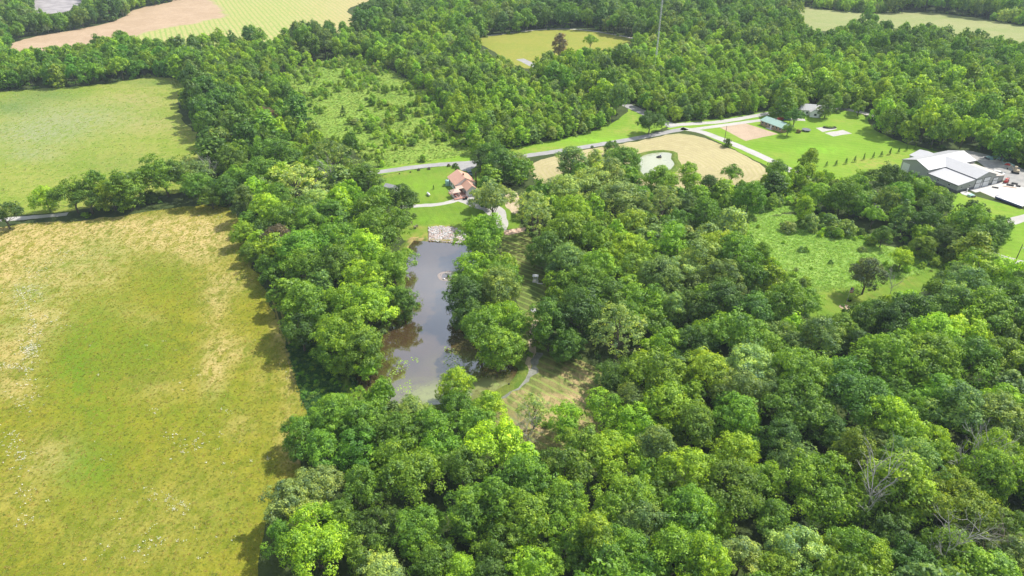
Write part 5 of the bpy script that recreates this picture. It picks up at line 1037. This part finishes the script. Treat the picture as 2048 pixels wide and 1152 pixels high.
t=thing('planter','dark planter tub with leafy plants beside the flagpole','planter',at(1698,602)); MB().lathe([(.55,0),(.75,.8),(.68,.82),(.6,.7),(0,.7)],14).build('tub',M_black,t); cb=bpy.data.objects.new('plants',PROTO['bush'][2]['c']); link(cb,t); cb.location=(.1,0,.7); cb.scale=(.38,.38,.3); cb['tint']=tint('y')
# fountain, float and aerator
t=thing('pond_fountain','small white fountain jet inside a round ripple on the pond','fountain',tuple(at(896,552)[:2])+(.05,))
m=MB()
for i in range(46):
    q=random.uniform(-1,1); z1=random.uniform(.9,1.5); x=q*1.3; y=random.gauss(0,.12)
    m.tube((0,0,.05),(x*.6,y,z1*.9),.03,.045,4); m.tube((x*.6,y,z1*.9),(x,y*2,z1*.85*random.uniform(.6,1)),.045,.03,4)
m.build('jet',M_flower,t); MB().lathe([(.35,-.05),(.35,.08),(.1,.12)],10).build('nozzle_float',M_black,t)
m=MB()
for k,(r0,h) in enumerate(((3.4,.07),(3.0,.045),(2.5,.03))):
    n=60; pf=[(-.22,0),(0,h),(.22,0)]; vs=[];fs=[]
    for i in range(n):
        q=6.283*i/n; rr=r0+.12*math.sin(q*5+k)
        for (d,z) in pf: vs.append(((rr+d)*math.cos(q),(rr+d)*math.sin(q)*.95,z))
    for i in range(n):
        j=(i+1)%n; fs+=[(i*3,j*3,j*3+1,i*3+1),(i*3+1,j*3+1,j*3+2,i*3+2)]
    m.add(vs,fs)
mr,nr,orr=newmat('foamy_ripple'); pr_=N(nr,'ShaderNodeBsdfPrincipled'); pr_.inputs['Base Color'].default_value=(.30,.25,.23,1); pr_.inputs['Roughness'].default_value=.25; nr.links.new(pr_.outputs[0],orr.inputs['Surface'])
m.build('ripple',mr,t,True)
t=thing('pond_float','small white float beside the fountain ripple','float',tuple(at(888,559)[:2])+(.04,)); MB().lathe([(.1,0),(.42,.1),(.42,.25),(.2,.42),(0,.45)],14).build('buoy',M_whitetrim,t,True); MB().lathe([(.06,.44),(.06,.6),(0,.62)],8).build('cap',M_red,t)
t=thing('aerator','dark floating aerator on the small pale pond','aerator',tuple(at(1318,315)[:2])+(.04,)); MB().lathe([(.5,0),(1.1,.1),(1.1,.45),(.6,.6),(.3,.9),(0,.95)],12,(0,0,0),1.2,.8).build('float_ring',M_black,t); MB().box(.3,.9,-.2,.3,.5,1.1).build('motor',M_blue,t)
for y in (-.5,.5): MB().tube((.6,y,.3),(1.0,y,2.2),.04).build('rod',M_whitetrim,t)
t=thing('pond_stump','dark stump lying on the muddy lower bank of the pond','stump',at(1018,770)); MB().lathe([(.32,0),(.26,.3),(.24,.5),(0,.52)],9).build('stump',M_black,t); MB().tube((.2,.1,.1),(.8,.4,.05),.1,.04,6).build('root',M_bark,t)
t=thing('fallen_log','dark fallen log sloping into the pond under the bank trees','log',at(1022,738),math.radians(120)); MB().tube((0,0,.4),(4.5,0,.1),.16,.09,7).build('log',M_bark,t); MB().tube((2.0,0,.25),(3.0,.9,.6),.07,.03,5).build('branch',M_bark,t)
# ------------------------------------------------------------------ riprap, lily pads, wildflowers, tufts
def blobs_mesh(name,pts,mats,sizes,flat=.65,kind='stuff'):
    base=[]; 
    for s in range(4):
        me=SM[s]; base.append((np.array([v.co[:] for v in me.vertices]),[tuple(p.vertices) for p in me.polygons]))
    V=[];F=[];MI=[];nb=0
    for i,(p,s) in enumerate(zip(pts,sizes)):
        bv,bf=base[i%4]; a=random.uniform(0,6.28); c,q=math.cos(a),math.sin(a); v=bv*np.array([s*random.uniform(.8,1.3),s,s*flat*1.4]); v=np.stack([v[:,0]*c-v[:,1]*q,v[:,0]*q+v[:,1]*c,v[:,2]],1)+np.array(p)
        V.append(v); F+=[tuple(k+nb for k in f) for f in bf]; mi=random.randrange(len(mats)); MI+=[mi]*len(bf); nb+=len(bv)
    me=bpy.data.meshes.new(name); me.from_pydata(np.vstack(V).tolist(),[],F)
    for m_ in mats: me.materials.append(m_)
    me.polygons.foreach_set('material_index',MI); me.update(); o=link(bpy.data.objects.new(name,me)); tag(o,kind=kind); return o
RIP=[(857,455),(885,453),(908,456),(928,466),(945,488),(925,489),(905,486),(858,483)]
pts=[(x,y,.15+random.uniform(0,.25)) for (x,y,a,b) in scatter(RIP,2600)]
blobs_mesh('riprap_stones',pts,[M_stone,simple('white_limestone',(.52,.51,.51),.9,var=.15),simple('rust_stone',(.46,.34,.30),.9,var=.2)],[random.uniform(.16,.42) for _ in pts])
V=[];F=[]
for (x,y,a,b) in scatter([(770,730),(900,690),(960,740),(1000,770),(930,800),(800,790)],1600):
    if noise.noise(Vector((x*.15,y*.15,5)))<.05 or not inpoly([a],[b],PONDV)[0]: continue
    r=random.uniform(.10,.26); n=6; b0=len(V); V+=[(x+r*math.cos(6.283*i/n),y+r*math.sin(6.283*i/n),.056) for i in range(n)]; F.append(tuple(range(b0,b0+n)))
me=bpy.data.meshes.new('lily_pads'); me.from_pydata(V,[],F); me.materials.append(M_green_l); o=link(bpy.data.objects.new('lily_pads',me)); tag(o,kind='stuff')
# white wildflower patches of the olive field: clusters traced from the photograph plus scattered heads
CL=[(62,583,26,10,70),(50,600,28,22,60),(70,662,14,20,34),(62,690,20,16,50),(60,705,16,14,60),(20,735,28,9,30),(55,755,30,30,34),(60,800,28,30,22),(20,880,22,16,22),(40,925,26,20,24),(100,640,30,14,18),(120,510,30,10,12),(80,545,40,16,30),(30,900,24,20,22),(50,985,25,16,22),(50,1040,40,30,14),(300,990,32,12,14),(345,875,18,22,18),(395,885,12,22,16),(365,905,20,14,10),(338,1010,16,22,16),(318,1075,20,20,16),(290,1095,14,16,10),(365,1015,14,12,10),(250,1030,40,30,8),(230,1110,50,24,14),(450,820,14,10,8),(310,820,12,10,8),(425,885,40,30,10),(390,755,70,40,10),(250,690,110,70,16),(380,640,110,70,14),(180,900,60,40,8),(460,915,40,40,8),(430,1080,60,50,10),(130,455+50,50,12,16),(300,445+16,60,8,16),(430,432,30,12,22),(410,460,30,16,14),(580,740,16,24,10),(540,905,10,20,4)]
pts=[]
for (cx,cy,rx,ry,n) in CL:
    for _ in range(int(n*(1.3 if cx<240 and cy<860 else .9))):
        a,b=random.gauss(cx,rx*.62),random.gauss(cy,ry*.62); g=G(a,b); 
        if inpoly([a],[b],FIELD)[0]: pts.append(g)
V=[];F=[]
for g in pts:
    n=random.choice([1,2,3,5,8]); sp_=random.uniform(.06,.24)
    for _ in range(n):
        x=g.x+random.gauss(0,sp_*1.3); y=g.y+random.gauss(0,sp_); z=random.uniform(.15,.4); r=random.uniform(.04,.09); a=random.uniform(0,1.5); tx,ty=random.gauss(0,.3)*r,random.gauss(0,.3)*r
        b0=len(V); V+=[(x+r*math.cos(a+k*math.pi/2.5),y+r*math.sin(a+k*math.pi/2.5),z+(tx if k%2 else -ty)) for k in range(5)]; F.append(tuple(range(b0,b0+5)))
me=bpy.data.meshes.new('white_wildflowers'); me.from_pydata(V,[],F); me.materials.append(M_flower); o=link(bpy.data.objects.new('white_wildflowers',me)); tag(o,kind='stuff')
tuftc=bpy.data.collections.new('tuft_sources')
for i in range(4):
    r=np.random.default_rng(i+90); n=16; c=r.normal(size=(n,3))*np.array([.26,.26,0])+np.array([0,0,.12]); nn=unit(r.normal(size=(n,3))*np.array([1,1,.5])+np.array([0,0,.6]))
    me=leaves_mesh('tuft',c,nn,r.uniform(.22,.45,n),np.clip(r.normal(.5,.2,n),0,1),None,i,.35); tuftc.objects.link(bpy.data.objects.new(f'tuft_{i}',me))
def tufts(name,poly,n,cols,s0,s1,thr=-.05,fr=.13):
    it=[]
    for (x,y,a,b) in scatter(poly,n):
        q=noise.noise(Vector((x*fr,y*fr,2)))+.5*noise.noise(Vector((x*.5,y*.5,8)))
        if q<thr: continue
        c=random.choice(cols); k=random.uniform(.75,1.25); s=random.uniform(s0,s1); it.append((x,y,0,random.uniform(0,6.28),s,s*random.uniform(.6,1.1),random.randrange(4),(c[0]*k,c[1]*k,c[2]*k)))
    mass_object(name,it,tuftc); return len(it)
print('tufts',tufts('field_grass',FIELD,70000,[(.30,.34,.03),(.38,.36,.04),(.48,.38,.10),(.25,.34,.03)],.3,.75,-1.0),
 tufts('meadow_grass',RMEAD,30000,[(.34,.56,.08),(.42,.60,.12),(.26,.46,.06)],.6,1.2,-1),tufts('scrub_grass',SCRUB,30000,[(.21,.36,.04),(.29,.41,.06),(.18,.32,.035),(.33,.38,.09)],.6,1.4,-.6),
 tufts('pasture_weeds',PASTURE,9000,[(.34,.50,.08),(.46,.48,.2),(.28,.46,.09)],.6,1.2,-1),tufts('bank_weeds',WEEDB,5000,[(.04,.13,.02),(.06,.17,.02)],.8,2.0,-1))
# hay stubble of the clearing
# ------------------------------------------------------------------ bare trees
def dead_tree(px,py,h,label,seed,spread=.5,levels=4,mat=M_dead,lean=(0,0),twig=1.0,name='dead_tree'):
    r=random.Random(seed); t=thing(name,label,'tree',at(px,py),0,'bare trees'); trunk=MB(); limbs=[]
    p=Vector((0,0,-.2)); d=Vector((lean[0],lean[1],1)).normalized(); rad=h*.0125; n=5
    pts=[p]
    for i in range(n): d=(d+Vector((r.gauss(0,.07),r.gauss(0,.07),0))).normalized(); q=pts[-1]+d*h*.5/n; trunk.tube(pts[-1],q,rad*(1-.09*i),rad*(1-.09*(i+1)),7); pts.append(q)
    trunk.build('trunk',mat,t)
    def grow(m,p,d,L,rd,lv):
        k=3; 
        for i in range(k):
            d=(d+Vector((r.gauss(0,.13),r.gauss(0,.13),r.gauss(.05,.08)))).normalized(); q=p+d*L/k; m.tube(p,q,rd*(1-.18*i),rd*(1-.18*(i+1)),5 if lv>1 else 3)
            p=q
            if lv>0 and (i>0 or r.random()<.5):
                for _ in range(r.choice([1,1,2]) if twig>=1 else 1):
                    e=(d+Vector((r.gauss(0,1),r.gauss(0,1),r.gauss(.15,.5)))*spread).normalized(); grow(m,p,e,L*r.uniform(.45,.7),max(.014,rd*.55),lv-1)
    for i in range(7):
        j=r.choice([2,3,4,5,5,5]); m=MB(); a=i*2.4+r.random(); e=Vector((math.cos(a)*spread*1.3,math.sin(a)*spread*1.3,1)).normalized(); grow(m,pts[j],e,h*r.uniform(.26,.40),rad*.5,levels-1); m.build('branch',mat,t)
    return t
dead_tree(1724,1062,18,'tall pale leafless tree with forked crown in the lower woods',3,.40)
dead_tree(1880,1165,17,'pale bare tree rising from the lower edge among the dead branches',8,.5)
dead_tree(1936,975,16,'bare tree behind the dead branches at the photo edge',12,.4,lean=(.1,0))
dead_tree(1990,1000,13,'leaning bare tree with branches spreading toward the photo edge',21,.5,lean=(.4,.1))
dead_tree(1905,985,13,'thin bare snag between the two bare trees',31,.3,3)
dead_tree(427,378,15,'pale grey leafless tree beside the two field corner',41,.45)
dead_tree(672,400,17,'bare white limbed tree standing in the belt above the farmhouse shed',52,.4,4,lean=(-.1,0))
dead_tree(1780,590,9,'grey twiggy half of the fuzzy tree on the mown strip',61,.5,4)
dead_tree(1975,1135,12,'grey brown brushy bare tree at the lower edge',71,.75,5,simple('brown_twigs',(.24,.20,.17),.9,var=.3))
dead_tree(1060,905,12,'grey bare crowned tree in the tan clearing below the pond track',81,.6,5,simple('grey_twigs',(.30,.28,.25),.9,var=.2))
dead_tree(790,905,9,'small brown bare tree among the woods below the pond foot',91,.6,4)

print('script',round(time.time()-T0,1))
